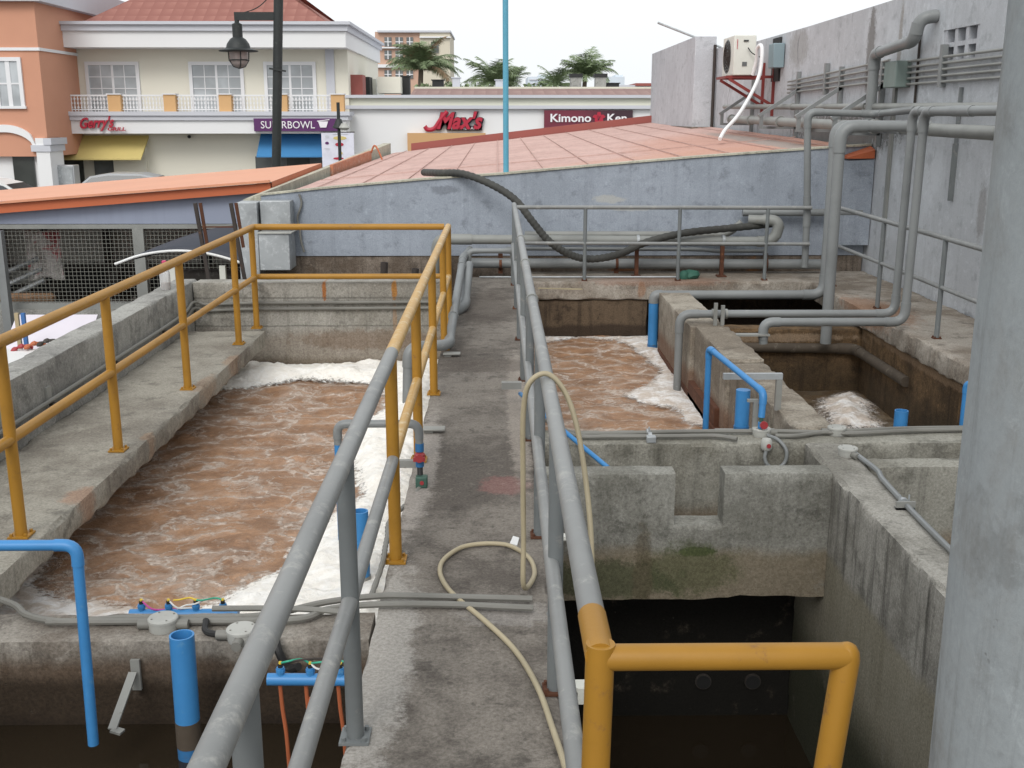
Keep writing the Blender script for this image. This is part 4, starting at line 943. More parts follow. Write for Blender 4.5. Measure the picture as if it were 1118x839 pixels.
# cable / conduit running from valve on left rail
va = thing('valve_assembly', (-.4, 4.9, 0), 'grey and blue pipe loop with red valve at the left handrail over foam', 'pipe')
MB().pipe([(-.755, 4.88, .20), (-.755, 4.88, .30), (-.375, 4.88, .30), (-.372, 4.88, .20)], .0185, .045).build('pipe_loop', 'pipe_grey', va)
MB().cyl((-.755, 4.88, -.45), (-.755, 4.88, .215), .0175, 14).build('blue_leg', 'blue', va)
MB().cyl((-.372, 4.88, .165), (-.372, 4.88, .205), .021, 14).cyl((-.372, 4.88, .09), (-.372, 4.88, .12), .02, 14).build('blue_coupling', 'blue_dark', va)
MB().lathe((-.372, 4.88, .115), [(.012, 0), (.026, .01), (.026, .035), (.012, .05)], 14).box(-.40, -.345, 4.84, 4.855, .125, .145).build('red_valve', 'redvalve', va)
MB().cyl((-.372, 4.85, .14), (-.372, 4.838, .14), .020, 9).build('hand_wheel', 'redvalve', va)
MB().box(-.39, -.335, 4.82, 4.87, .0, .055).build('solenoid', 'green', va, bevel=.006)
MB().cyl((-.36, 4.815, .028), (-.36, 4.822, .028), .010, 10).build('red_knob', 'redvalve', va)
MB().cyl((-.37, 4.86, .05), (-.372, 4.88, .095), .014, 10).build('nipple', 'black', va)
MB().box(-.50, -.37, 4.90, 4.93, .075, .11).build('support_strap', 'bracket', va)
b = MB(); pth = spline([(-.372, 4.83, .0), (-.40, 4.72, -.02), (-.445, 4.55, -.01), (-.47, 4.35, .01), (-.46, 4.2, .015), (-.455, 4.05, .02), (-.45, 3.9, .02), (-.46, 3.6, .02)], 10)
b.sweep(pth, [.011 + .0015 * math.sin(i * 2.1) for i in range(len(pth))], 8).build('flex_conduit', 'conduit', va)
bp = thing('blue_pipe', (-.60, 4.46, -.3), 'short open topped blue pipe in the foam beside the walkway', 'pipe')
MB().openpipe((-.60, 4.42, -.27), (-.60, 4.42, .04), .035, 22).build('pipe', 'blue', bp)
MB().cyl((-.60, 4.42, -.5), (-.60, 4.42, -.26), .038, 22).build('stained_foot', 'bracket', bp)
# garden hose
hz = [(.095, 3.60, .013), (.135, 3.8, .013), (.12, 3.96, .013), (.05, 4.08, .013), (-.02, 4.11, .013), (-.10, 4.10, .013), (-.16, 4.06, .013), (-.215, 3.95, .013), (-.225, 3.84, .013), (-.20, 3.72, .013), (-.15, 3.6, .013), (-.05, 3.42, .013), (.05, 3.21, .013), (.115, 2.98, .013), (.15, 2.75, .013), (.18, 2.5, .013), (.20, 2.1, .013)]
up = [(.30, 3.22, .10), (.305, 3.3, .30), (.295, 3.38, .48), (.265, 3.45, .68), (.225, 3.5, .80), (.165, 3.52, .862), (.105, 3.52, .83), (.085, 3.54, .72), (.085, 3.56, .5), (.088, 3.58, .25), (.09, 3.59, .06)]
b = MB().sweep(spline(up + hz[1:], 9), .0093, 10)
b.build('garden_hose', 'hose', label='cream garden hose looped over the right handrail and curling on the walkway', cat='hose')
# paint splash / tag
MB().hexa([(.045, 4.13, .001), (.075, 4.11, .001), (.085, 4.19, .001), (.06, 4.21, .001), (.045, 4.13, .006), (.075, 4.11, .006), (.085, 4.19, .006), (.06, 4.21, .006)]).build('white_chip', 'white', label='small white scrap lying at the foot of a grey post', cat='scrap')
# conduits under right rail going along edge, small brackets
cond([(.18, 6.4, .02), (.19, 5.6, .02), (.185, 4.6, .0), (.19, 4.0, -.03), (.20, 3.4, -.03), (.21, 2.8, -.04), (.235, 2.2, -.06)], .010, 'thin pale conduit along the walkway edge outside the right handrail, near strap', mat='rail_grey')
cond([(.175, 3.5, .0), (.205, 3.35, -.02), (.205, 3.0, -.05), (.205, 2.2, -.08)], .009, 'second thin conduit beside it on the pit side of right handrail', mat='rail_grey')
MB().box(.16, .315, 4.20, 4.24, -.012, .004).box(.30, .315, 4.20, 4.24, -.03, -.012).build('flat_bracket', 'offwhite', label='flat pale steel bracket sticking out below the looped hose', cat='bracket')
MB().box(.16, .29, 2.98, 3.03, -.012, .004).box(.24, .285, 2.975, 2.99, -.05, .003).build('flat_bracket', 'offwhite', label='flat pale bracket just behind the yellow hoop over the pit', cat='bracket')
MB().box(.02, .14, 6.28, 6.33, .11, .15).build('flat_bracket', 'bracket', label='short grey strap on a post of the right handrail beside blue pipe', cat='bracket')
q0, q1, q2, q3 = gy(568, 430, 6.35), gz(597, 455, .13), gz(628, 481, .03), gy(664, 511, 5.19)
MB().sweep([q0, q1, q2, q3], .013, 10).build('blue_pipe', 'blue', label='thin slanting blue pipe passing under the right handrail into the weir channel', cat='pipe')
# right wall conduits + fittings
y0 = 5.62
cond([(.20, 6.3, .05), (.27, 5.95, .025), (.40, 5.68, .02), (.60, 5.65, .02), (1.0, 5.68, .02), (1.5, 5.68, .02), (1.8, 5.66, .02), (2.2, 5.72, .02), (2.8, 5.74, .02), (4.0, 5.74, .02)], .0125, 'farther long conduit along the wall before the right froth tank')
cond([(.21, 6.2, .05), (.28, 5.9, .02), (.42, 5.62, .018), (.62, 5.60, .018), (1.0, 5.60, .018), (1.18, 5.60, .018), (1.28, 5.54, .018)], .0125, 'nearer conduit along the wall, ending at the blue valve')
cond([(1.5, 5.60, .018), (1.62, 5.60, .018), (1.78, 5.66, .018), (1.95, 5.64, .018), (2.4, 5.70, .018), (3.2, 5.72, .018), (4.0, 5.70, .018)], .0125, 'wavy conduit joining two round boxes and running right to the column')
jbox(1.44, 5.66, 0, 'round pale junction box beside the red valve on the middle wall', ((1, 0),))
jbox(1.86, 5.68, 0, 'round pale junction box where the conduits pass the stepped dividing wall', ((1, 0), (-1, 0)))
jbox(1.80, 5.30, 0, 'round pale junction box at the start of the slanting conduit', ((.3, -1),))
cond([(1.83, 5.27, .02), (1.85, 5.0, .02), (1.83, 4.85, .02), (1.81, 4.4, .02), (1.80, 3.8, .02), (1.79, 3.0, .02), (1.78, 2.0, .02)], .013, 'single slanting conduit along the top of the long right wall', mat='pipe_grey')
cl = thing('conduit_clamp', (1.80, 4.55, 0), 'dark steel clamp holding the slanting conduit on the long wall', 'bracket')
MB().box(1.765, 1.85, 4.50, 4.53, 0, .012).box(1.765, 1.85, 4.50, 4.512, .002, .04).build('plate', 'bracket', cl)
MB().ring((1.815, 4.55, .022), (0, 1, 0), .02, .02).cyl((1.795, 4.55, .02), (1.795, 4.55, .055), .004, 6).cyl((1.838, 4.55, .02), (1.838, 4.55, .055), .004, 6).build('u_bolt', 'galv', cl)
for (x, lab) in ((.82, 'near the looped hose side of the wall'), (2.62, 'in front of the dark tank')):
    c_ = thing('conduit_clamp', (x, 5.62, 0), 'small steel clamp over the conduits ' + lab, 'bracket')
    MB().box(x - .025, x + .025, 5.53, 5.57, 0, .035).build('block', 'galv', c_, bevel=.004)
    MB().ring((x, 5.60, .02), (1, 0, 0), .02, .02).ring((x, 5.67, .02), (1, 0, 0), .02, .02).cyl((x, 5.635, 0), (x, 5.635, .06), .005, 6).build('u_bolt', 'galv', c_)
# right blue valve assembly
vb = thing('valve_assembly', (1.4, 5.9, -.1), 'blue pipe loop with red wheel valve above the dividing wall', 'pipe')
MB().pipe([(1.27, 6.35, -.70), (1.27, 6.35, .345), (1.44, 5.66, .245), (1.43, 5.64, .11)], .0185, .04).build('pipe_loop', 'blue', vb)
MB().cyl((1.43, 5.64, .115), (1.43, 5.64, .085), .012, 12).cyl((1.43, 5.64, .045), (1.43, 5.64, -.0), .014, 12).build('nipple', 'green', vb)
MB().cyl((1.43, 5.64, .05), (1.43, 5.64, .085), .017, 14).cyl((1.43, 5.64, .02), (1.43, 5.64, .045), .02, 14).build('blue_coupling', 'blue', vb)
MB().cyl((1.438, 5.60, .075), (1.438, 5.615, .075), .022, 9).cyl((1.437, 5.61, .075), (1.43, 5.64, .07), .006, 8).build('hand_wheel', 'redvalve', vb)
MB().lathe((1.43, 5.50, -.03), [(.024, 0), (.03, .01), (.03, .05), (.022, .062)], 14).build('solenoid', 'paleblock', vb)
MB().cyl((1.435, 5.465, -.0), (1.435, 5.475, -.0), .012, 10).build('red_knob', 'redvalve', vb)
MB().sweep(spline([(1.43, 5.49, -.02), (1.42, 5.48, -.07), (1.44, 5.47, -.11), (1.49, 5.47, -.12), (1.53, 5.48, -.09), (1.535, 5.49, -.03), (1.50, 5.53, .015), (1.46, 5.6, .02)], 8), .010, 10).build('flex_conduit', 'pipe_grey', vb)
bb = thing('blue_pipe', (1.37, 5.9, -.6), 'wide blue upright pipe under the blue valve loop at the dividing wall', 'pipe')
MB().cyl((1.375, 5.86, -.02), (1.375, 5.86, .21), .040, 20).build('pipe', 'blue', bb)
MB().cyl((1.375, 5.86, -.7), (1.375, 5.86, -.02), .041, 20).build('lower_pipe', 'blue', bb)
MB().cyl((1.375, 5.86, -.03), (1.375, 5.86, -.0), .044, 20).build('collar', 'blue_dark', bb)
fr = thing('angle_iron_stand', (1.5, 6.2, 0), 'small angle iron frame standing on the dividing wall by the blue pipes', 'bracket')
MB().box(1.33, 1.68, 6.18, 6.21, .19, .225).build('arm', 'galv', fr)
MB().box(1.645, 1.68, 6.18, 6.21, 0, .189).build('leg', 'bracket', fr)
MB().box(1.395, 1.42, 5.68, 5.70, 0, .20).box(1.36, 1.395, 5.68, 5.70, .185, .20).build('upright', 'bracket', fr)
MB().box(1.27, 1.62, 6.05, 6.08, -.12, -.08).build('lower_arm', 'bracket', fr)
# tank 3 blue pipes
bq = gz(979, 462, 0)
b3 = thing('blue_pipe', (bq.x, 5.95, -.6), 'short open topped blue pipe in front of the dark tank', 'pipe')
MB().openpipe((bq.x + .02, 5.9, -.5), (bq.x + .02, 5.9, .075), .038, 20).build('pipe', 'blue', b3)
MB().pipe([(2.66, 5.92, -.6), (2.66, 5.92, .235), (2.9, 5.6, .18), (3.0, 5.2, .15)], .0185, .04).build('blue_pipe', 'blue', label='slim blue pipe bending over beside the big column at the dark tank', cat='pipe')
MB().sweep(spline([(1.94, 8.9, -.34), (1.98, 8.0, -.45), (1.99, 7.2, -.52), (1.98, 6.9, -.56)], 6), .045, 12).build('drain_pipe', 'scum', label='old scum covered pipe along the dark tank side of dividing wall', cat='pipe')
MB().pipe([(1.95, 9.70, -.36), (3.28, 9.70, -.38), (3.32, 8.5, -.40)], .045, .1).build('drain_pipe', 'scum', label='old grey pipe stuck low along the end wall of the dark tank', cat='pipe')
MB().box(2.62, 2.66, 5.30, 5.50, -.5, -.02).box(2.665, 2.9, 5.36, 5.42, -.05, -.02).build('gate_slot', 'rust', label='rusty vertical gate channel at the right end of the wall by column', cat='gate frame')
# outlet holes in pit back wall
for (px, lab) in ((768, 'left'), (822, 'right')):
    q = gy(px, 745, 5.5)
    o_ = thing('outlet_pipe', (q.x, 5.5, q.z), 'dark round outlet pipe low in the pit wall under weir, %s one' % lab, 'pipe')
    MB().cyl((q.x, 5.515, q.z), (q.x, 5.50, q.z), .046, 20).build('rim', 'junk', o_)
    MB().cyl((q.x, 5.499, q.z), (q.x, 5.497, q.z), .040, 20).build('opening', 'black', o_)
# left parapet conduits
for i, (dz, dx_) in enumerate(((.155, 0), (.105, .0))):
    cond([(-2.505, 2.8, dz), (-2.505, 5, dz), (-2.505, 6.5, dz), (-2.505, 8.4, dz + .01), (-2.50, 8.80, dz + .06), (-2.40, 8.875, dz + .03), (-2.1, 8.875, dz + (.04)), (-1.4, 8.877, dz + .045), (-.46, 8.877, dz + .05)], .0125, ['upper', 'lower'][i] + ' of two grey conduits along the parapet and the back wall')
for (y, lab) in ((5.9, 'nearest'), (6.95, 'middle'), (8.0, 'farthest')):
    c_ = thing('conduit_clip', (-2.52, y, .1), lab + ' dark clip holding the two conduits on the parapet', 'bracket', 'parapet conduit clips')
    MB().box(-2.529, -2.515, y - .03, y + .03, .07, .23).build('plate', 'bracket', c_)
    MB().box(-2.515, -2.485, y - .02, y + .02, .125, .135).build('arm', 'darkrust', c_)
# bottle
bt = thing('bottle', (-2.62, 8.5, .37), 'clear plastic bottle with pink cap and brown band on the parapet', 'bottle')
MB().lathe((-2.62, 8.5, .371), [(.036, .0), (.038, .03), (.038, .13), (.03, .16), (.014, .19), (.014, .20)], 16).build('bottle_body', 'bottle', bt)
MB().lathe((-2.62, 8.5, .3715), [(.034, .001), (.0355, .01), (.0355, .05), (.034, .055)], 16).build('brown_content', 'brownmat', bt)
MB().lathe((-2.62, 8.5, .565), [(.019, 0), (.019, .03), (.012, .036)], 12).build('cap', 'pinkcap', bt)
MB().lathe((-2.67, 8.62, .371), [(.03, 0), (.03, .13), (.02, .15), (.01, .17)], 14).build('white_bottle', 'white', label='white bottle just behind the clear one on the parapet', cat='bottle')

# ================================================================== LEFT LOW BUILDING
YF = 14.0
lb = thing('low_building', (-5, 14.5, -1.8), 'low workshop with bright orange roof and wire mesh windows on the left', 'building')
# fascia
xr = -2.86
oL = gy(0, 233, YF - .1); oR = gy(265, 212, YF - .1); sl = (oR.z - oL.z) / (oR.x - oL.x)
zf = lambda x: oL.z + (x - oL.x) * sl
MB().hexa([(-14, YF, .36), (xr, YF, .36), (xr, YF + .12, .36), (-14, YF + .12, .36), (-14, YF, max(.365, zf(-14))), (xr, YF, zf(xr)), (xr, YF + .12, zf(xr)), (-14, YF + .12, max(.365, zf(-14)))]).build('fascia', 'fascia_blue', lb, smooth=False)
oL = gy(0, 233, YF - .1); oR = gy(265, 212, YF - .1); sl = (oR.z - oL.z) / (oR.x - oL.x)
zf = lambda x: oL.z + (x - oL.x) * sl
fL = gy(0, 222, YF - .1)
MB().hexa([(-14, YF - .14, zf(-14)), (xr, YF - .14, zf(xr)), (xr, YF - .02, zf(xr)), (-14, YF - .02, zf(-14)), (-14, YF - .14, zf(-14) + .12), (xr, YF - .14, zf(xr) + .11), (xr, YF - .02, zf(xr) + .11), (-14, YF - .02, zf(-14) + .12)]).build('roof_fascia', 'orange_dark', lb, smooth=False)
b = MB(); 
za = lambda x: zf(x) + .125
# roof sheet rising away from the camera
YB = 18.0
tL = gy(0, 207.5, YB); tR = gy(280, 184, YB)
s2 = (tR.z - tL.z) / (tR.x - tL.x); zb = lambda x: tL.z + (x - tL.x) * s2
N = 22
for j in range(11):
    k = j / 10
    for i in range(N + 1):
        x = -14 + (xr + 14 + .02) * i / N; b.v.append(Vector((x if k < 1 else x, YF - .16 + (YB - YF) * k, za(x) * (1 - k) + zb(x) * k)))
for j in range(10):
    for i in range(N):
        a = j * (N + 1) + i; b.f.append((a, a + 1, a + N + 2, a + N + 1))
b.build('roof', 'orange_roof', lb, smooth=False)
MB().quad((xr + .02, YF - .16, za(xr) - .001), (xr + .02, YB - .16, zb(xr) - .001), (xr + .02, YB - .16, -1.8), (xr + .02, YF - .16, -1.8)).build('gable_wall', 'orange_dark', lb, smooth=False)
b = MB(); b.beam((-14, YF - .17, za(-14) + .01), (xr, YF - .17, za(xr) + .01), .05, .03); b.build('gutter_edge', paint('orange_edge', (.66, .30, .18), .6), lb)
# below fascia: opening with mesh
zt, zbm = .30, -.66
MB().box(-14, xr, YF - .03, YF + .10, zt, .355).build('window_head', 'pipe_pale', lb, smooth=False)
MB().box(-14, xr, YF - .04, YF + .10, zbm - .08, zbm).build('window_sill', 'pipe_pale', lb, smooth=False)
MB().box(-14, xr, YF - .06, YF + .2, -1.8, zbm - .081).build('lower_wall', 'parapet', lb, smooth=False)
for px in (-60, 157):
    q = gy(px, 300, YF); MB().box(q.x - .09, q.x + .05, YF - .045, YF + .05, zbm, zt).build('post', 'pipe_pale', lb, smooth=False)
q = gy(2, 300, 13.6)
MB().box(q.x - .10, q.x + .0, YF - .3, YF - .2, -1.8, zt).build('post', 'pipe_grey', lb, smooth=False)
b = MB(); b.quad((-14, YF + .01, zbm), (xr, YF + .01, zbm), (xr, YF + .01, zt), (-14, YF + .01, zt)); b.build('mesh_screen', 'wire', lb, smooth=False)
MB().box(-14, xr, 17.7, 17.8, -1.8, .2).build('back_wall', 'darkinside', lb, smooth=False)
b = MB(); b.box(-9.5, -7.35, 17.5, 17.6, -.95, .2).box(-7.2, -4.8, 17.5, 17.6, -.60, .2).box(-4.6, -3.0, 17.5, 17.6, -.60, .2); b.build('shutter', 'shutter', lb, smooth=False)
for px in (8, 123): 
    q = gy(px, 290, 17.5); MB().box(q.x - .05, q.x + .05, 17.3, 17.4, -1.8, .2).build('inner_post', 'darkrust', lb, smooth=False)
MB().box(-14, xr, 17.25, 17.45, -.68, -.60).build('inner_beam', 'darkrust', lb)
# junk inside (one heap reads as a mass)
b = MB(); rnd = random.Random(3)
for i in range(60):
    x = rnd.uniform(-9.5, -3.2); y = rnd.uniform(14.6, 17); s_ = rnd.uniform(.08, .3); z = -1.8 + rnd.uniform(.5, 1.0)
    a = Vector((x, y, z)); d = Vector((rnd.uniform(-1, 1), rnd.uniform(-.4, .4), rnd.uniform(-.5, .5))).normalized() * s_ * 2
    b.beam(a - d, a + d, s_ * .5, s_ * .4)
b.box(-9.5, -3.2, 14.7, 17.2, -1.8, -1.0)
b.build('junk_heap', 'junk', kind='stuff')
b = MB()
q = gy(22, 342, 14.4)
for k in range(26):
    xx = gy(2, 325, 14.5).x + k * .022; b.lathe((gy(30, 320, 14.5).x - .45 + k * .03, 14.5, -.74), [(.05, 0), (.07, .03), (.08, .08 + .03 * noise.noise((k * .3, 0, 0))), (.03, .13)], 8)
b.build('brown_bundle', 'brownmat', label='brown bundle inside the mesh window of the orange roofed workshop', cat='bundle')
for i in range(3):
    a = gy(2, 300 + i * 14, 14.7); c_ = gy(42 + i * 3, 282 + i * 12, 15.0); MB().sweep([a, c_], .035, 8).build('steel_tube', 'galv', label=['uppermost', 'middle', 'lowest'][i] + ' of three pale tubes leaning inside the mesh window at far left', cat='tube', group='tubes inside the workshop')
# cloth
b = MB(); c0, c1, c2, c3 = gy(24, 252, 15.2), gy(66, 252, 15.2), gy(73, 303, 15.0), gy(32, 308, 15.0)
for j in range(13):
    for i in range(13):
        u, v = i / 12, j / 12
        p_ = c0.lerp(c1, u).lerp(c3.lerp(c2, u), v); p_.y += .06 * math.sin(u * 9 + v * 3) + .03 * math.sin(u * 17); p_.z += .03 * math.sin(u * 5) * v
        b.v.append(p_)
for j in range(12):
    for i in range(12): a = j * 13 + i; b.f.append((a, a + 1, a + 14, a + 13))
o = b.build('hanging_cloth', 'cloth', label='faded red and white printed cloth hanging inside the mesh window', cat='cloth')
sm = o.modifiers.new('s', 'SOLIDIFY'); sm.thickness = .01
# navy canopy
cn = thing('canopy', (-3.6, 12.8, -1.8), 'curved navy canopy with white edge between parapet and blue wall', 'canopy')
cp = [gy(126, 287, 12.6), gy(155, 277, 12.6), gy(190, 272.5, 12.6), gy(225, 275, 12.6), gy(262, 285, 12.6), gy(300, 300, 12.6)]
ed = spline(cp, 8); b = MB()
M_ = 10
for j in range(M_ + 1):
    k = j / M_
    for i, e in enumerate(ed):
        b.v.append(Vector((e.x + k * .55, e.y + .8 * k, e.z + .22 * math.sin(k * 1.9) * (0.25 + .75 * math.sin(min(1, i / len(ed) * 1.0) * math.pi * .9)))))
for j in range(M_):
    for i in range(len(ed) - 1): a = j * len(ed) + i; b.f.append((a, a + 1, a + len(ed) + 1, a + len(ed)))
o = b.build('canopy_top', 'navy', cn); sm = o.modifiers.new('s', 'SOLIDIFY'); sm.thickness = .02
MB().sweep([e + Vector((0, -.02, -.015)) for e in ed], .015, 8).build('white_edge', 'white', cn)
for px in (188, 243): 
    q = gy(px, 290, 12.7); MB().box(q.x - .035, q.x + .035, 12.67, 12.73, -1.8, q.z).build('post', 'offwhite', cn)
q = gy(222, 290, 13.2)
MB().box(q.x - .5, q.x + .45, 13.1, 13.3, -1.8, -.12).build('dark_machine', 'junk', label='dark machine partly hidden under the navy canopy', cat='machine', bevel=.05)
# rusty leaning bars
for (pa, pb, lab) in (((215, 222), (231, 303), 'left'), ((254, 222), (270, 302), 'right')):
    bt = thing('steel_post', tuple(gy(pb[0], pb[1], 9.5)), 'rusty brown steel angle leaning behind the parapet corner, %s one of two' % lab, 'post')
    A_ = gy(pa[0] - 2, pa[1], 9.6); B_ = gy(pb[0] - 2, pb[1] + 8, 9.6)
    MB().beam(A_, B_, .03, .03).build('angle_bar', 'darkrust', bt)
    A2 = A_ + Vector((.04, .02, 0)); B2 = A_.lerp(B_, .55) + Vector((.035, .02, 0))
    MB().beam(A2, B2, .025, .025).build('short_bar', 'rust', bt)
q = gy(216, 248, 9.62); q2 = gy(256, 248, 9.62)
MB().beam(q, q2, .012, .012).build('cross_wire', 'rust', label='thin rusty rod tied between the two leaning steel angles', cat='rod')
# pale sheets & posts in left yard
q0, q1 = gy(8, 350, 13.2), gy(98, 350, 13.2)
MB().hexa([(q0.x, 13.0, q0.z - .35), (q1.x, 13.0, q0.z - .35), (q1.x, 13.5, q0.z), (q0.x, 13.5, q0.z), (q0.x, 12.98, q0.z - .33), (q1.x, 12.98, q0.z - .33), (q1.x, 13.48, q0.z + .02), (q0.x, 13.48, q0.z + .02)]).build('pale_sheet', 'sheet', label='large pale lilac sheet leaning on the low grey wall in the left yard', cat='sheet')
q0, q1 = gy(0, 392, 11.5), gy(40, 380, 11.5)
MB().box(q0.x - .8, q1.x, 11.0, 12.0, q0.z - .05, q0.z).build('pale_sheet', 'white', label='white sheet lying at the far left edge below the lilac one', cat='sheet')
for (px, m_, lab) in ((18, 'lightwood', 'light wooden'), (25, 'bluewood', 'blue painted')):
    q = gy(px, 342, 12.7); MB().box(q.x - .022, q.x + .022, 12.68, 12.72, -1.8, q.z).build('stake', m_, label='short %s stake before the pale sheet at far left' % lab, cat='stake')
b = MB(); q = gy(30, 380, 11.9)
for k, m_ in enumerate(('redvalve', 'orange_cable', 'junk')):
    MB().sweep(spline([gy(12 + 14 * k, 384 - 3 * k, 11.9), gy(24 + 14 * k, 378 - 3 * k, 11.95), gy(36 + 14 * k, 380 - 3 * k, 12.0)], 5), [.01 + .02 * abs(math.sin(i)) for i in range(11)], 8).build('rag', m_, label=['red', 'orange', 'dark'][k] + ' rag lying by the pale sheets in the left yard', cat='rag')

# ================================================================== MALL (left)
GZ = -1.8
def pxbox(x0, y0, x1, y1, Y, dep, b=None):
    a, c_ = gy(x0, y1, Y), gy(x1, y0, Y); b = b or MB(); return b.box(a.x, c_.x, Y, Y + dep, a.z, c_.z)
mb = thing('mall_building', (-12, 50, GZ), 'two storey cream building with red tiled roof, balcony and shop signs', 'building')
YM = 45.0
xl = gy(64, 100, YM).x; xR = gy(376, 100, YM).x; zc1 = gy(376, 24, YM).z; zc0 = gy(376, 52, YM).z
zb1 = gy(376, 122, YM).z; zb0 = gy(376, 146, YM).z
MB().box(xl - 4, xR - .0, YM + 1.3, YM + 13, zb1, zc0).build('upper_wall', 'm_cream', mb, smooth=False)
MB().box(xl - 4, xR - .05, YM + 1.2, YM + 13, GZ, zb0).build('lower_wall', 'm_cream', mb, smooth=False)
MB().box(xl - 4, xR + .12, YM, YM + 13.05, zc0, zc1 - .35).build('parapet_band', 'm_white', mb, smooth=False)
MB().box(xl - 4, xR + .22, YM - .12, YM + 13.1, zc1 - .35, zc1 - .12).box(xl - 4, xR + .34, YM - .25, YM + 13.2, zc1 - .12, zc1).build('cornice', 'm_trim', mb, smooth=False)
MB().box(xl - 4, xR + .02, YM, YM + 1.21, zb0, zb1 - .34).build('balcony_band', 'm_white', mb, smooth=False)
MB().box(xl - 4, xR + .12, YM - .1, YM + 1.25, zb1 - .34, zb1 - .16).box(xl - 4, xR + .2, YM - .18, YM + 1.28, zb1 - .16, zb1).build('balcony_moulding', 'm_trim', mb, smooth=False)
# right side wall slightly deeper pale, set of window ACs
MB().box(xR - .1, xR - .02, YM + 1.31, YM + 13, GZ, zc0 - .0).build('side_wall', 'm_cream', mb, smooth=False)
MB().box(xR - .9, xR - .55, YM + 1.22, YM + 1.29, zb1, zc0).build('downpipe_strip', 'm_trim', mb, smooth=False)
# roof (hipped)
rR = gy(362, 23, YM + 1.5).x; zr = zc1 + .0; pk = gy(300, -2, YM + 6)
b = MB(); z2 = zr + 3.6
b.quad((xl + .9, YM + .6, zr + .0), (rR, YM + .6, zr), (rR - 5.5, YM + 6.6, z2), (xl + 6, YM + 6.6, z2)).quad((rR, YM + .6, zr), (rR, YM + 12.6, zr), (rR - 5.5, YM + 6.6, z2)).quad((xl + .9, YM + .6, zr), (xl + 6, YM + 6.6, z2), (xl + .9, YM + 12.6, zr)).quad((xl + .9, YM + 12.6, zr), (xl + 6, YM + 6.6, z2), (rR - 5.5, YM + 6.6, z2), (rR, YM + 12.6, zr))
b.build('tiled_roof', 'redtile', mb, smooth=False)
# windows
def window(x0, y0, x1, y1, Y, parent, nx=2, ny=2, mull=.05, glass_='pane', z0=None):
    a, c_ = gy(x0, y1, Y), gy(x1, y0, Y); za_ = a.z if z0 is None else z0; f = .14
    w_ = MB(); w_.box(a.x - f, a.x, Y - .09, Y + .02, za_, c_.z + f).box(c_.x, c_.x + f, Y - .09, Y + .02, za_, c_.z + f).box(a.x, c_.x, Y - .088, Y + .02, c_.z, c_.z + f)
    if z0 is None: w_.box(a.x - f - .04, c_.x + f + .04, Y - .12, Y + .02, za_ - .1, za_)
    fr_ = w_.build('window', 'winframe', parent, smooth=False)
    MB().box(a.x, c_.x, Y - .03, Y + .01, za_, c_.z).build('pane', glass_, fr_, smooth=False)
    g_ = MB()
    for i in range(1, nx): x = a.x + (c_.x - a.x) * i / nx; wd = mull * (1.6 if i * 2 == nx else .6); g_.box(x - wd / 2, x + wd / 2, Y - .055, Y - .031, za_, c_.z)
    for j in range(1, ny): z = za_ + (c_.z - za_) * j / ny; g_.box(a.x, c_.x, Y - .053, Y - .031, z - mull * .3, z + mull * .3)
    g_.build('glazing_bars', 'winframe', fr_, smooth=False)
for (x0, x1) in ((101, 148), (213, 262), (294, 341)): window(x0, 71.5, x1, 120, YM + 1.3, mb, 4, 4, .06, z0=zb1)
# balcony piers + railing
piers = ((60, 70), (117, 131), (178, 191), (238.5, 252), (300, 313), (361, 375))
for (x0, x1) in piers:
    MB().box(gy(x0, 110, YM).x, gy(x1, 110, YM).x, YM + .05, YM + .45, zb1, gy(x0, 103.5, YM).z).build('balcony_pier', 'm_orange' if x0 == 60 else 'm_pier', mb, smooth=False)
    MB().box(gy(x0 - 1, 110, YM).x, gy(x1 + 1, 110, YM).x, YM + .0, YM + .5, gy(x0, 103.5, YM).z, gy(x0, 102.3, YM).z).build('pier_cap', 'winframe', mb, smooth=False)
zt_ = gy(200, 103.5, YM).z
for (pa, pb) in zip(piers, piers[1:]):
    xa, xb = gy(pa[1], 110, YM).x, gy(pb[0], 110, YM).x; b = MB()
    b.box(xa, xb, YM + .2, YM + .26, zt_ - .06, zt_).box(xa, xb, YM + .21, YM + .25, zb1 + .06, zb1 + .1)
    n = int((xb - xa) / .13)
    for i in range(n):
        x = xa + (i + .5) * (xb - xa) / n; b.box(x - .012, x + .012, YM + .22, YM + .24, zb1, zt_)
        for z in (.25, .5, .75): b.box(x - .035, x + .035, YM + .215, YM + .245, zb1 + (zt_ - zb1) * z - .03, zb1 + (zt_ - zb1) * z + .03)
    b.build('balcony_railing', 'winframe', mb, smooth=False)
# awnings + shopfronts
def awning(x0, x1, y0, y1, mat):
    a, c_ = gy(x0, y0, YM + 1.15), gy(x1, y1, YM + .1); w0 = gy(x0, y1, YM + .1).x
    MB().hexa([(w0, YM + .1, c_.z), (c_.x, YM + .1, c_.z), (c_.x + .05, YM + 1.18, a.z - .1), (w0 + .0, YM + 1.18, a.z - .1), (w0, YM + .1, c_.z + .06), (c_.x, YM + .1, c_.z + .06), (c_.x + .05, YM + 1.18, a.z), (w0 + .0, YM + 1.18, a.z)]).build('awning', mat, mb, smooth=False)
awning(64, 154, 148, 175, 'awn_y'); awning(280, 353, 146, 172, 'awn_b')
pxbox(66, 174, 90, 215, YM + 1.12, .1).build('shop_opening', 'panedark', mb, smooth=False)
pxbox(106, 174, 126, 215, YM + 1.12, .1).build('shop_door', 'panemid', mb, smooth=False)
pxbox(281, 171, 353, 215, YM + 1.12, .1).build('shop_opening', 'panemid', mb, smooth=False)
pxbox(315, 173, 338, 215, YM + 1.10, .1).build('shop_door', 'panedark', mb, smooth=False)
pxbox(127, 160, 158, 215, YM + 1.0, .2).build('door_surround', 'm_cream', mb, smooth=False)
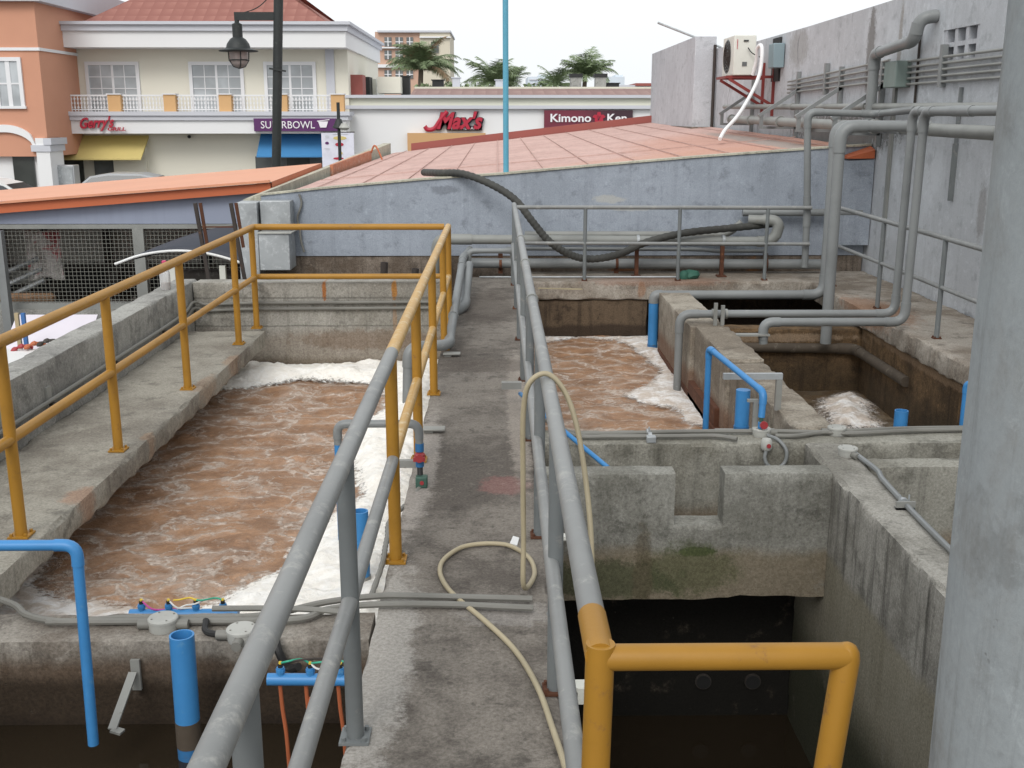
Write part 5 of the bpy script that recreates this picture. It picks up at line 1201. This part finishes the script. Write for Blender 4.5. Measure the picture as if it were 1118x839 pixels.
MB().cyl(gy(206.5, 149.5, YM + 1.2), gy(206.5, 149.5, YM + 1.0), .07, 10).build('lamp_stub', 'black', mb)
# side AC units
for i, (px, m_) in enumerate(((386, 'maroon'), (393, 'black'), (400, 'acwhite'), (407, 'acwhite'))):
    Yd = (gy(376, 90, YM).x) * 1180 / (px - 543.0 - 0); q = gy(px, 92, abs(YM + 1.5 + i * 2.7))
    MB().box(xR - .02, xR + .5, YM + 2 + i * 2.6, YM + 3.1 + i * 2.6, zb1 + .6, zb1 + 1.5).build('side_unit', m_, mb, smooth=False)
# signs
sg = thing('shop_sign', (gy(277, 143, YM).x, YM - .1, gy(277, 143, YM).z), 'purple sign board with white capital letters and a small white bowl mark, above blue awning', 'sign')
pxbox(277.5, 129.5, 369, 143.5, YM - .16, .14).build('board', 'purple', sg, smooth=False)
s0 = gy(285, 140.5, YM - .18); s1 = gy(343.5, 132.5, YM - .18)
text('lettering', 'SUPERBOWL', (s0.x, YM - .18, s0.z), s1.x - s0.x, s1.z - s0.z, 'signwhite', sg, .02)
b = MB(); c0 = gy(353, 139.5, YM - .18); c1 = gy(353, 132, YM - .18)
b.hexa([(c0.x - .12, YM - .2, c0.z), (c0.x + .12, YM - .2, c0.z), (c0.x + .12, YM - .165, c0.z), (c0.x - .12, YM - .165, c0.z), (c0.x - .2, YM - .2, c0.z + .24), (c0.x + .2, YM - .2, c0.z + .24), (c0.x + .2, YM - .165, c0.z + .24), (c0.x - .2, YM - .165, c0.z + .24)])
b.beam((c0.x - .24, YM - .18, c0.z + .25), (c0.x + .26, YM - .18, c0.z + .31), .03, .03)
b.build('bowl_mark', 'signwhite', sg, smooth=False)
sg = thing('shop_sign', (gy(85, 146, YM).x, YM - .1, gy(85, 146, YM).z), 'small red script lettering on the white balcony band above the yellow awning', 'sign')
s0 = gy(88, 144.5, YM - .12); s1 = gy(124, 128.5, YM - .12)
text('lettering_back', "Gerry's", (s0.x - .02, YM - .05, s0.z + .03), s1.x - s0.x, s1.z - s0.z, 'signpink', sg, .05, .35, .06, slope=.05)
text('lettering', "Gerry's", (s0.x, YM - .12, s0.z), s1.x - s0.x, s1.z - s0.z, 'signred', sg, .05, .35, .025, slope=.05)
s0 = gy(118, 143, YM - .12); s1 = gy(137, 139, YM - .12)
text('small_lettering', "GRILL", (s0.x, YM - .13, s0.z), s1.x - s0.x, s1.z - s0.z, 'signred', sg, .05, .2, .02)
# poster
ps = thing('poster', (gy(352, 175, YM).x, YM - .3, gy(352, 175, YM).z), 'white hanging food poster right of the blue awning', 'poster')
pxbox(352.5, 145, 386, 190, YM - .35, .03).build('sheet', paint('poster_paper', (.68, .68, .76), .6), ps, smooth=False)
for (x0, y0, x1, y1, m_) in ((366, 156, 375, 160, 'signred'), (364, 149, 378, 153, 'awn_y'), (370, 166, 374, 169, 'awn_y'), (364, 172, 375, 174.5, 'signred'), (355, 148, 359, 151, 'm_trim'), (355, 155, 359, 158, 'purple'), (363, 146, 380, 147, 'm_trim'), (354, 162, 360, 163, 'm_trim')):
    q = gy((x0 + x1) / 2, (y0 + y1) / 2, YM - .37); rw = (x1 - x0) / 52.0; rh = (y1 - y0) / 52.0
    b = MB(); b.v = [Vector((q.x + rw * math.cos(a * .524), YM - .365 + d_, q.z + rh * math.sin(a * .524))) for d_ in (0, .012) for a in range(12)]
    b.f = [tuple(range(12))] + [(a, (a + 1) % 12, (a + 1) % 12 + 12, a + 12) for a in range(12)]
    b.build('printed_dish', m_, ps, smooth=False)
pxbox(350, 144, 387, 145, YM - .36, .06).build('rod', 'darkrust', ps)
# spotlight pole near poster
sp = thing('spotlight_pole', tuple(gy(369, 150, 40)), 'small dark pole with a lamp fitting in front of the purple sign end', 'lamp')
q = gy(369, 112, 40); q1 = gy(369, 138, 40)
MB().cyl((q.x, 40, q1.z - 3.2), (q.x, 40, q.z), .06, 10).build('pole', 'lampblack', sp)
MB().lathe((q.x, 40, q1.z - .1), [(.1, 0), (.24, .05), (.15, .2), (.1, .35)], 12).build('fitting', 'lampblack', sp)
MB().lathe((q.x + .22, 39.8, q1.z - .15), [(.1, 0), (.2, .1), (.1, .25)], 12).build('lamp', 'paleblock', sp)
# orange tower building
ot = thing('orange_building', (-22, 44, GZ), 'orange rendered building with white arch at the left edge', 'building')
YO = 42.5; xo = gy(46.5, 100, YO).x
ztop = gy(46, 2, YO).z
MB().box(xo - 16, xo, YO, YO + 12, GZ + 2.0, ztop).build('wall', 'm_orange', ot, smooth=False)
MB().box(xo - 16.2, xo + .35, YO - .35, YO + 12, ztop, ztop + .9).build('cornice', 'm_trim', ot, smooth=False)
zs_ = gy(46, 54, YO).z
MB().box(xo - 16, xo + .06, YO - .06, YO + 12, zs_ - .05, zs_ + .06).build('string_course', 'winframe', ot, smooth=False)
window(2, 67, 19, 116, YO, ot, 2, 2, .10, 'pane')
# white arcade base with arch
za1 = gy(46, 151, YO).z; b = MB()
ax, aw = gy(6, 150, YO).x, 1.15; ztp = gy(6, 146, YO).z + .05; zsp = ztp - .75
seg = 14; zwt = ztp + .32
def archz(x): 
    k = max(-1, min(1, (x - ax) / aw)); return zsp + (ztp - zsp) * math.sqrt(max(0, 1 - k * k))
MB().box(ax + aw + .0, xo + .08, YO - .1, YO + 1.2, GZ, za1).build('white_pier', 'm_white', ot, smooth=False)
for i in range(seg):
    xa, xb = ax - aw + 2 * aw * i / seg, ax - aw + 2 * aw * (i + 1) / seg
    b.hexa([(xa, YO - .12, archz(xa)), (xb, YO - .12, archz(xb)), (xb, YO + .5, archz(xb)), (xa, YO + .5, archz(xa)), (xa, YO - .12, archz(xa) + .28), (xb, YO - .12, archz(xb) + .28), (xb, YO + .5, archz(xb) + .28), (xa, YO + .5, archz(xa) + .28)])
b.build('white_arch', 'm_white', ot, smooth=False)
MB().box(ax - aw, ax + aw, YO + .3, YO + .5, GZ, ztp).build('arch_infill', 'm_white', ot, smooth=False)
q = gy(10, 165, YO); q2 = gy(33, 165, YO)
MB().box(q.x, q2.x, YO + .2, YO + .29, GZ, gy(10, 166, YO).z).build('glass_door', 'panedark', ot, smooth=False)
MB().box(xo - .0 - .1, xo + .2, YO - .18, YO + 1.4, za1 - .25, za1).box(xo - .6, xo + .14, YO - .15, YO + 1.3, za1 - .5, za1 - .26).build('pier_cap', 'm_trim', ot, smooth=False)
# silver box + cars
sbx = thing('silver_box', tuple(gy(70, 200, 43)), 'silver metal cabinet beside the white pier', 'cabinet')
q, q2 = gy(62, 200, 43), gy(80, 180.5, 43); MB().box(q.x, q2.x, 43, 43.6, GZ, q2.z).build('body', 'carsilver', sbx, bevel=.03)
MB().box(q.x + .05, q2.x - .05, 42.97, 43, GZ + .2, q2.z - .08).build('door', 'galv', sbx)
def car(cx, cy, rot, paint_, label, s_=1.0):
    c_ = thing('parked_car', (cx, cy, GZ), label, 'car')
    def T(x, y, z): a = math.cos(rot); d = math.sin(rot); return (cx + (x * a - y * d) * s_, cy + (x * d + y * a) * s_, GZ + z * s_)
    prof = [(-2.2, .35), (-2.25, .7), (-2.1, .92), (-1.75, 1.0), (-1.25, 1.42), (-.6, 1.52), (.5, 1.50), (1.0, 1.38), (1.6, 1.0), (2.15, .82), (2.25, .6), (2.2, .32)]
    def loft(pr, ws, name, mat):
        b = MB(); n = len(pr)
        for y_, k in ws:
            for x, z in pr: b.v.append(Vector(T(x, y_ * (1 if z < .95 else 1 - .22 * (z - .95) / .55), z)))
        for r in range(len(ws) - 1):
            for i in range(n - 1): a = r * n + i; b.f.append((a, a + 1, a + n + 1, a + n))
            b.f.append((r * n + n - 1, r * n, r * n + n, r * n + 2 * n - 1))
        b.f.append(tuple(range(n))[::-1]); b.f.append(tuple((len(ws) - 1) * n + i for i in range(n)))
        return b.build(name, mat, c_)
    loft(prof, ((-.84, 1), (.84, 1)), 'body', paint_)
    gp = [(-1.62, 1.04), (-1.2, 1.37), (-.6, 1.45), (.5, 1.43), (.95, 1.33), (1.45, 1.04)]
    for sgn in (-1, 1):
        b = MB(); 
        for x, z in gp: b.v.append(Vector(T(x, sgn * (.855 * (1 - .22 * (z - .95) / .55)) + sgn * .004, z)))
        b.f.append(tuple(range(len(gp)))); b.build('side_window', 'carglass', c_, smooth=False)
    for (xa, za_, xb, zb_, nm) in ((1.57, 1.03, 1.02, 1.37, 'windscreen'), (-1.72, 1.03, -1.28, 1.40, 'rear_window')):
        sx = .01 if nm == 'windscreen' else -.012
        MB().quad(T(xa + sx, -.76, za_ + .01), T(xa + sx, .76, za_ + .01), T(xb + sx, .66, zb_ + .01), T(xb + sx, -.66, zb_ + .01)).build(nm, 'carglass', c_, smooth=False)
    for x in (-1.4, 1.4):
        for y_ in (-.8, .8):
            wv = MB().cyl(T(x, y_ - .1, .32), T(x, y_ + .1, .32), .32 * s_, 18).build('wheel', 'black', c_)
            ORG[wv] = ORG[c_]; MB().cyl(T(x, y_ - .11 if y_ < 0 else y_ + .11, .32), T(x, y_ - .105 if y_ < 0 else y_ + .105, .32), .19 * s_, 12).build('rim', 'galv', wv)
q = gy(12, 197, 36); car(q.x - .9, 36, .0, 'carwhite', 'white car with dark side glass by the orange building', 1.0)
q = gy(142, 187, 40); car(q.x, 40, .1, 'carsilver', 'silver car showing only its roof in front of yellow awning', 1.0)
# ================================================================== RESTAURANT BLOCK (centre)
mx_ = thing('restaurant_block', (0, 50, GZ), 'long low white building with two restaurant signs behind the pink roof', 'building')
YW = 46.5; x0_ = gy(374, 110, YW).x; x1_ = 16.0
z_c = gy(560, 104, YW).z; z_b = gy(560, 117, YW).z
MB().box(x0_, x1_, YW, YW + 14, GZ, z_b).build('wall', 'm_white', mx_, smooth=False)
MB().box(x0_, x1_, YW - .04, YW + 14, z_b, z_c - .12).build('upper_band', 'm_band', mx_, smooth=False)
MB().box(x0_, x1_, YW - .22, YW + .0, z_b - .08, z_b + .06).box(x0_, x1_, YW - .25, YW + 14, z_c - .12, z_c).build('cornice', 'm_trim', mx_, smooth=False)
za_, zb_ = z_c, gy(560, 97, YW + 3).z
b = MB(); b.quad((gy(447, 100, YW).x, YW + .3, za_), (x1_, YW + .3, za_), (x1_, YW + 3, zb_), (gy(447, 100, YW).x, YW + 3, zb_)); b.build('tiled_strip', 'browntile', mx_, smooth=False)
MB().box(gy(447, 100, YW).x, x1_, YW + 3, YW + 3.4, z_c - .3, gy(560, 95, YW + 3).z).build('ridge_wall', 'm_band', mx_, smooth=False)
pxbox(445, 145.5, 530, 165, YW - .3, .3).build('tan_canopy', 'tan', mx_, smooth=False)
# rooftop boxes
for i, (x0, y0, x1, y1, m_) in enumerate(((472, 88, 484, 96, 'black'), (494, 85.5, 502, 96, 'm_trim'), (541, 88, 549, 96, 'm_trim'), (623, 84.5, 635, 97, 'parapet'), (650, 84.5, 662, 97, 'parapet'), (663, 91.5, 676, 98, 'black'), (438, 84, 447, 97, 'black'))):
    v_ = thing('roof_vent', tuple(gy(x0, y1, YW + 5)), ['flat black roof unit in front of the leafy palm', 'white roof unit right of the largest palm', 'small pale roof unit left of the blue pole', 'grey roof chimney with dark cap, left of the right palm trunk', 'grey roof chimney with dark cap at right of the palm', 'low black roof box at the far right', 'dark louvred roof opening beside cream unit at left'][i], 'roof unit')
    a_, c2_ = gy(x0, y1, YW + 5), gy(x1, y0, YW + 5)
    MB().box(a_.x, c2_.x, YW + 5, YW + 5.6, a_.z - .5, c2_.z).build('body', m_, v_, smooth=False)
    MB().box(a_.x - .05, c2_.x + .05, YW + 4.95, YW + 5.65, c2_.z, c2_.z + (.16 if i in (3, 4) else .04)).build('cap', 'black' if i in (3, 4) else m_, v_, smooth=False)
pxbox(412, 84, 437, 102, YW + 4, 2).build('roof_hut', 'm_cream', label='cream rooftop hut behind the roof edge left of the palms', cat='roof hut', smooth=False)
# sign one
sg = thing('shop_sign', tuple(gy(463, 143, YW)), 'large red slanted lettering with black backing on the white restaurant wall', 'sign')
s0 = gy(477, 141.5, YW - .12); s1 = gy(527, 122, YW - .12)
text('lettering_back', "Max's", (s0.x - .04, YW - .10, s0.z - .05), s1.x - s0.x + .1, s1.z - s0.z + .06, 'signblack', sg, .12, .3, .07)
text('lettering', "Max's", (s0.x, YW - .22, s0.z), s1.x - s0.x, s1.z - s0.z, 'signred', sg, .08, .3, .035)
a_ = gy(464, 143, YW - .1); c2_ = gy(486, 130, YW - .1)
MB().sweep(spline([(a_.x, YW - .2, a_.z + .18), (a_.x + .12, YW - .2, a_.z + .05), (a_.x + .4, YW - .2, a_.z + .1), (c2_.x - .2, YW - .2, c2_.z - .05), (c2_.x + .1, YW - .2, c2_.z + .3)], 6), .09, 8).build('swash', 'signred', sg)
pxbox(491, 137.5, 526.5, 142.8, YW - .16, .1).build('back_plate', 'signblack', sg, smooth=False)
s0 = gy(493, 141.8, YW - .2); s1 = gy(524, 138.6, YW - .2)
text('small_lettering', "RESTAURANT", (s0.x, YW - .19, s0.z), s1.x - s0.x, s1.z - s0.z, 'signwhite', sg, .02)
# sign two
sg = thing('shop_sign', tuple(gy(594, 141, YW)), 'dark maroon sign board with pale letters and a red flower emblem', 'sign')
def grad():
    t = NT('maroon_board'); x = t.xyz()[0]; return t.fin(t.mix(t.ss(x, gy(625, 130, YW).x, gy(675, 130, YW).x), (.16, .025, .045), (.045, .02, .03)), .5)
MB_ = pxbox(594, 120.5, 691, 141, YW - .16, .16); MB_.build('board', grad(), sg, smooth=False)
s0 = gy(601, 133.5, YW - .2); s1 = gy(645.5, 124.5, YW - .2)
text('lettering', "Kimono", (s0.x, YW - .19, s0.z), s1.x - s0.x, s1.z - s0.z, 'signwhite', sg, .04, 0, .02)
s0 = gy(663, 133.5, YW - .2); s1 = gy(684.5, 124.5, YW - .2)
text('lettering', "Ken", (s0.x, YW - .19, s0.z), s1.x - s0.x, s1.z - s0.z, 'signwhite', sg, .04, 0, .02)
q = gy(654, 129, YW - .2); b = MB(); n = 40
for k in range(2):
    for i in range(n):
        a = i / n * 2 * math.pi; r = .22 * (1 + .22 * math.sin(5 * a) + .08 * math.sin(11 * a))
        b.v.append(Vector((q.x + r * math.cos(a), YW - .20 + k * .03, q.z + r * .95 * math.sin(a))))
b.f = [tuple(range(n))] + [(i, (i + 1) % n, (i + 1) % n + n, i + n) for i in range(n)]
b.build('red_emblem', 'signred', sg, smooth=False)
b = MB(); b.beam((q.x - .05, YW - .21, q.z + .1), (q.x - .03, YW - .21, q.z - .1), .02, .02).beam((q.x + .05, YW - .21, q.z + .08), (q.x - .02, YW - .21, q.z - .08), .02, .02); b.build('emblem_stroke', 'signblack', sg)
# ================================================================== far buildings
ap = thing('apartment_block', (-15, 150, GZ), 'distant orange and cream apartment block behind the palms', 'building')
YA = 150
pxbox(412, 35, 460, 130, YA, 14).build('wall', 'apt_or', ap, smooth=False)
pxbox(460, 35, 491, 130, YA - .3, 14).build('cream_wall', 'apt_cr', ap, smooth=False)
pxbox(412, 33.5, 492, 35.5, YA - .6, 15).build('cornice', 'm_trim', ap, smooth=False)
pxbox(411.5, 51.5, 460, 53, YA - .5, 1).build('string_course', 'winframe', ap, smooth=False)
pxbox(411.5, 70.5, 460, 74, YA - .5, 1).build('string_course', 'winframe', ap, smooth=False)
pxbox(458, 40, 492, 41.5, YA - .7, 1).build('string_course', 'winframe', ap, smooth=False)
for (x0, x1) in ((420, 427.5), (432, 440), (444, 451)):
    for (y0, y1) in ((41, 51), (55.5, 65), (77, 86)):
        a_, c2_ = gy(x0, y1, YA), gy(x1, y0, YA); wv = MB().box(a_.x, c2_.x, YA - .15, YA, a_.z, c2_.z).build('window', 'panemid', ap, smooth=False); ORG[wv] = ORG[ap]
        xm = (a_.x + c2_.x) / 2; MB().box(xm - .06, xm + .06, YA - .2, YA - .151, a_.z, c2_.z).box(a_.x, c2_.x, YA - .19, YA - .151, (a_.z + c2_.z) / 2 - .05, (a_.z + c2_.z) / 2 + .05).build('glazing_bars', 'winframe', wv, smooth=False)
for (y0, y1) in ((46, 58), (62, 72)):
    a_, c2_ = gy(471, y1, YA), gy(479, y0, YA); wv = MB().box(a_.x, c2_.x, YA - .5, YA - .3, a_.z, c2_.z).build('window', 'panemid', ap, smooth=False)
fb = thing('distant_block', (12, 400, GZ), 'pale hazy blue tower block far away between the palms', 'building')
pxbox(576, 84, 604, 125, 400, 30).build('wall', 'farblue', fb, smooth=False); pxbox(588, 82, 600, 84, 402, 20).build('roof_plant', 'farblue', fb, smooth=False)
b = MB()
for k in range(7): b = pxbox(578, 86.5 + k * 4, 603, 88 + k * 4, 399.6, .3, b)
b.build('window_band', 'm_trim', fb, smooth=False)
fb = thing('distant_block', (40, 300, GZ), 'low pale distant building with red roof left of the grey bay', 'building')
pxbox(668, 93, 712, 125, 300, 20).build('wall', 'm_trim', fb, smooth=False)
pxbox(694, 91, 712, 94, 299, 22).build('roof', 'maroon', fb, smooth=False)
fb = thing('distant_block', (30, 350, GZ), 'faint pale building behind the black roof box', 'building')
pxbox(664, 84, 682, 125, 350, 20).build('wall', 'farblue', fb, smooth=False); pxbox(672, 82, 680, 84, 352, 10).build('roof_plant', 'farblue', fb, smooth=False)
# ================================================================== palms
def palm(px, pyc, Y, crown, nf, label, seed, dry=False, spread=1.0):
    r_ = random.Random(seed); c_ = gy(px, pyc, Y); t_ = thing('palm_tree', (c_.x, Y, GZ), label, 'palm tree', 'palms behind the roof')
    hh = c_.z; tr = [(c_.x + .12 * math.sin(k * .7), Y, GZ + (hh - GZ) * k / 8) for k in range(9)]
    MB().sweep(tr, [.22 - .008 * k for k in range(9)], 10).build('trunk', 'bark', t_)
    b = MB(); bd = MB()
    for f_ in range(nf):
        az = f_ * 2.399 + r_.uniform(-.2, .2); el = r_.uniform(.25, 1.5); L = crown * r_.uniform(.75, 1.15); curl = r_.uniform(.55, 1.1)
        pts = []; p_ = Vector((c_.x, Y, hh)); n = 14; e = el
        for k in range(n + 1):
            pts.append(p_.copy()); d = Vector((math.cos(az) * math.cos(e), math.sin(az) * math.cos(e), math.sin(e))); p_ = p_ + d * L / n; e -= curl * 1.9 / n * (.4 + k / n)
        tgt = bd if (dry and f_ % 9 == 0) else b
        tgt.sweep(pts, [.03 * (1 - k / (n + 2)) + .006 for k in range(n + 1)], 4)
        side = Vector((-math.sin(az), math.cos(az), 0))
        for k in range(2, n + 1):
            for m_ in range(4):
                fr_ = (m_ / 4.0); base = pts[k - 1].lerp(pts[k], fr_); tt = (k - 1 + fr_) / n; ll = crown * .34 * math.sin(math.pi * min(1, tt * .85 + .12)) + .08
                dd = (pts[k] - pts[k - 1]).normalized()
                for sg_ in (-1, 1):
                    tip = base + (side * sg_ * .75 + dd * .55 + Vector((0, 0, -.35 + r_.uniform(-.25, .35)))).normalized() * ll * r_.uniform(.8, 1.1)
                    w_ = dd * .016 * crown / 2
                    midp = base.lerp(tip, .5) + Vector((0, 0, .05 * ll))
                    i0 = len(tgt.v); tgt.v += [base - w_, base + w_, midp + w_, midp - w_, tip]; tgt.f += [(i0, i0 + 1, i0 + 2, i0 + 3), (i0 + 3, i0 + 2, i0 + 4)]
    b.build('crown', 'palm', t_, smooth=False)
    if dry: bd.build('dry_fronds', 'palm_dry', t_, smooth=False)
palm(461, 76, 70, 2.5, 40, 'largest and leftmost palm, before the orange apartment block', 1, True)
palm(538, 93, 72, 2.3, 26, 'palm crown just left of the blue pole', 2)
palm(556, 96, 74, 1.8, 16, 'small palm crown partly behind the blue pole', 6)
palm(640, 84, 78, 2.4, 30, 'tall palm behind the two grey roof chimneys', 3)
palm(607, 94, 76, 1.7, 20, 'small leaning palm left of the grey chimneys', 4)
b = MB(); r_ = random.Random(9)
for (px, w_, n) in ((400, 0, 0), (592, 20, 90), (520, 30, 60), (480, 24, 160)):
    for i in range(n):
        q = gy(px + r_.uniform(-w_, w_), 97 + r_.uniform(-4, 1), 66); s_ = .18
        d = Vector((r_.uniform(-1, 1), r_.uniform(-1, 1), r_.uniform(-1, 1))) * s_; e = Vector((r_.uniform(-1, 1), r_.uniform(-1, 1), r_.uniform(-1, 1))) * s_
        b.quad(q, q + d, q + d + e, q + e)
b.build('shrub_tops', 'palm', kind='stuff', smooth=False)
# ================================================================== street lamp
sl_ = thing('street_lamp', (gy(302, 200, 25).x, 25, GZ), 'black lamp post with a bell shaped lamp on a short arm', 'street lamp')
a_, c2_ = gy(301.5, 200, 25), gy(304, 0, 25)
d_ = (c2_ - a_); MB().sweep([a_ - d_ * .4, a_, c2_, c2_ + d_ * .3], .105, 16).build('pole', 'lampblack', sl_)
aL = gy(256, 18, 25); aR = gy(300, 18, 25)
MB().beam((aL.x, 25, aL.z), (aR.x, 25, aR.z), .09, .17).build('arm', 'lampblack', sl_)
lx = gy(259.5, 40, 25).x; zt2 = gy(260, 24, 25).z
hd = MB().lathe((lx, 25, 0), [(.05, zt2 + .1), (.05, zt2 - .02), (.11, zt2 - .05), (.11, gy(260, 41, 25).z), (.17, gy(260, 43, 25).z), (.24, gy(260, 48, 25).z), (.27, gy(260, 53, 25).z), (.43, gy(260, 55.5, 25).z), (.42, gy(260, 56.5, 25).z), (.2, gy(260, 57, 25).z)][::-1], 24).build('shade', 'lampblack', sl_)
gl = MB().lathe((lx, 25, 0), [(.21, gy(260, 57, 25).z), (.20, gy(260, 65, 25).z), (.17, gy(260, 70, 25).z), (.09, gy(260, 73.5, 25).z), (.02, gy(260, 74.5, 25).z)][::-1], 20).build('globe', 'lampglass', sl_)
b = MB()
for k in range(4):
    a = k * math.pi / 4 * 2 + .4
    b.sweep([(lx + r * math.cos(a), 25 + r * math.sin(a), z) for r, z in ((.225, gy(260, 57, 25).z), (.215, gy(260, 66, 25).z), (.13, gy(260, 73, 25).z), (.0, gy(260, 75, 25).z))], .012, 6)
b.sweep([(lx + .215 * math.cos(a * .3), 25 + .215 * math.sin(a * .3), gy(260, 66, 25).z) for a in range(22)], .014, 6)
b.build('guard', 'lampblack', sl_)
MB().sweep(spline([gy(263, 15, 25), gy(278, 10, 25), gy(288, 3, 25), gy(297, -8, 25)], 6), .012, 6).build('stay_wire', 'lampblack', sl_)
MB().beam(gy(294, 75, 24.9), gy(312, 78, 24.9), .05, .04).build('bracket', 'lampblack', sl_)
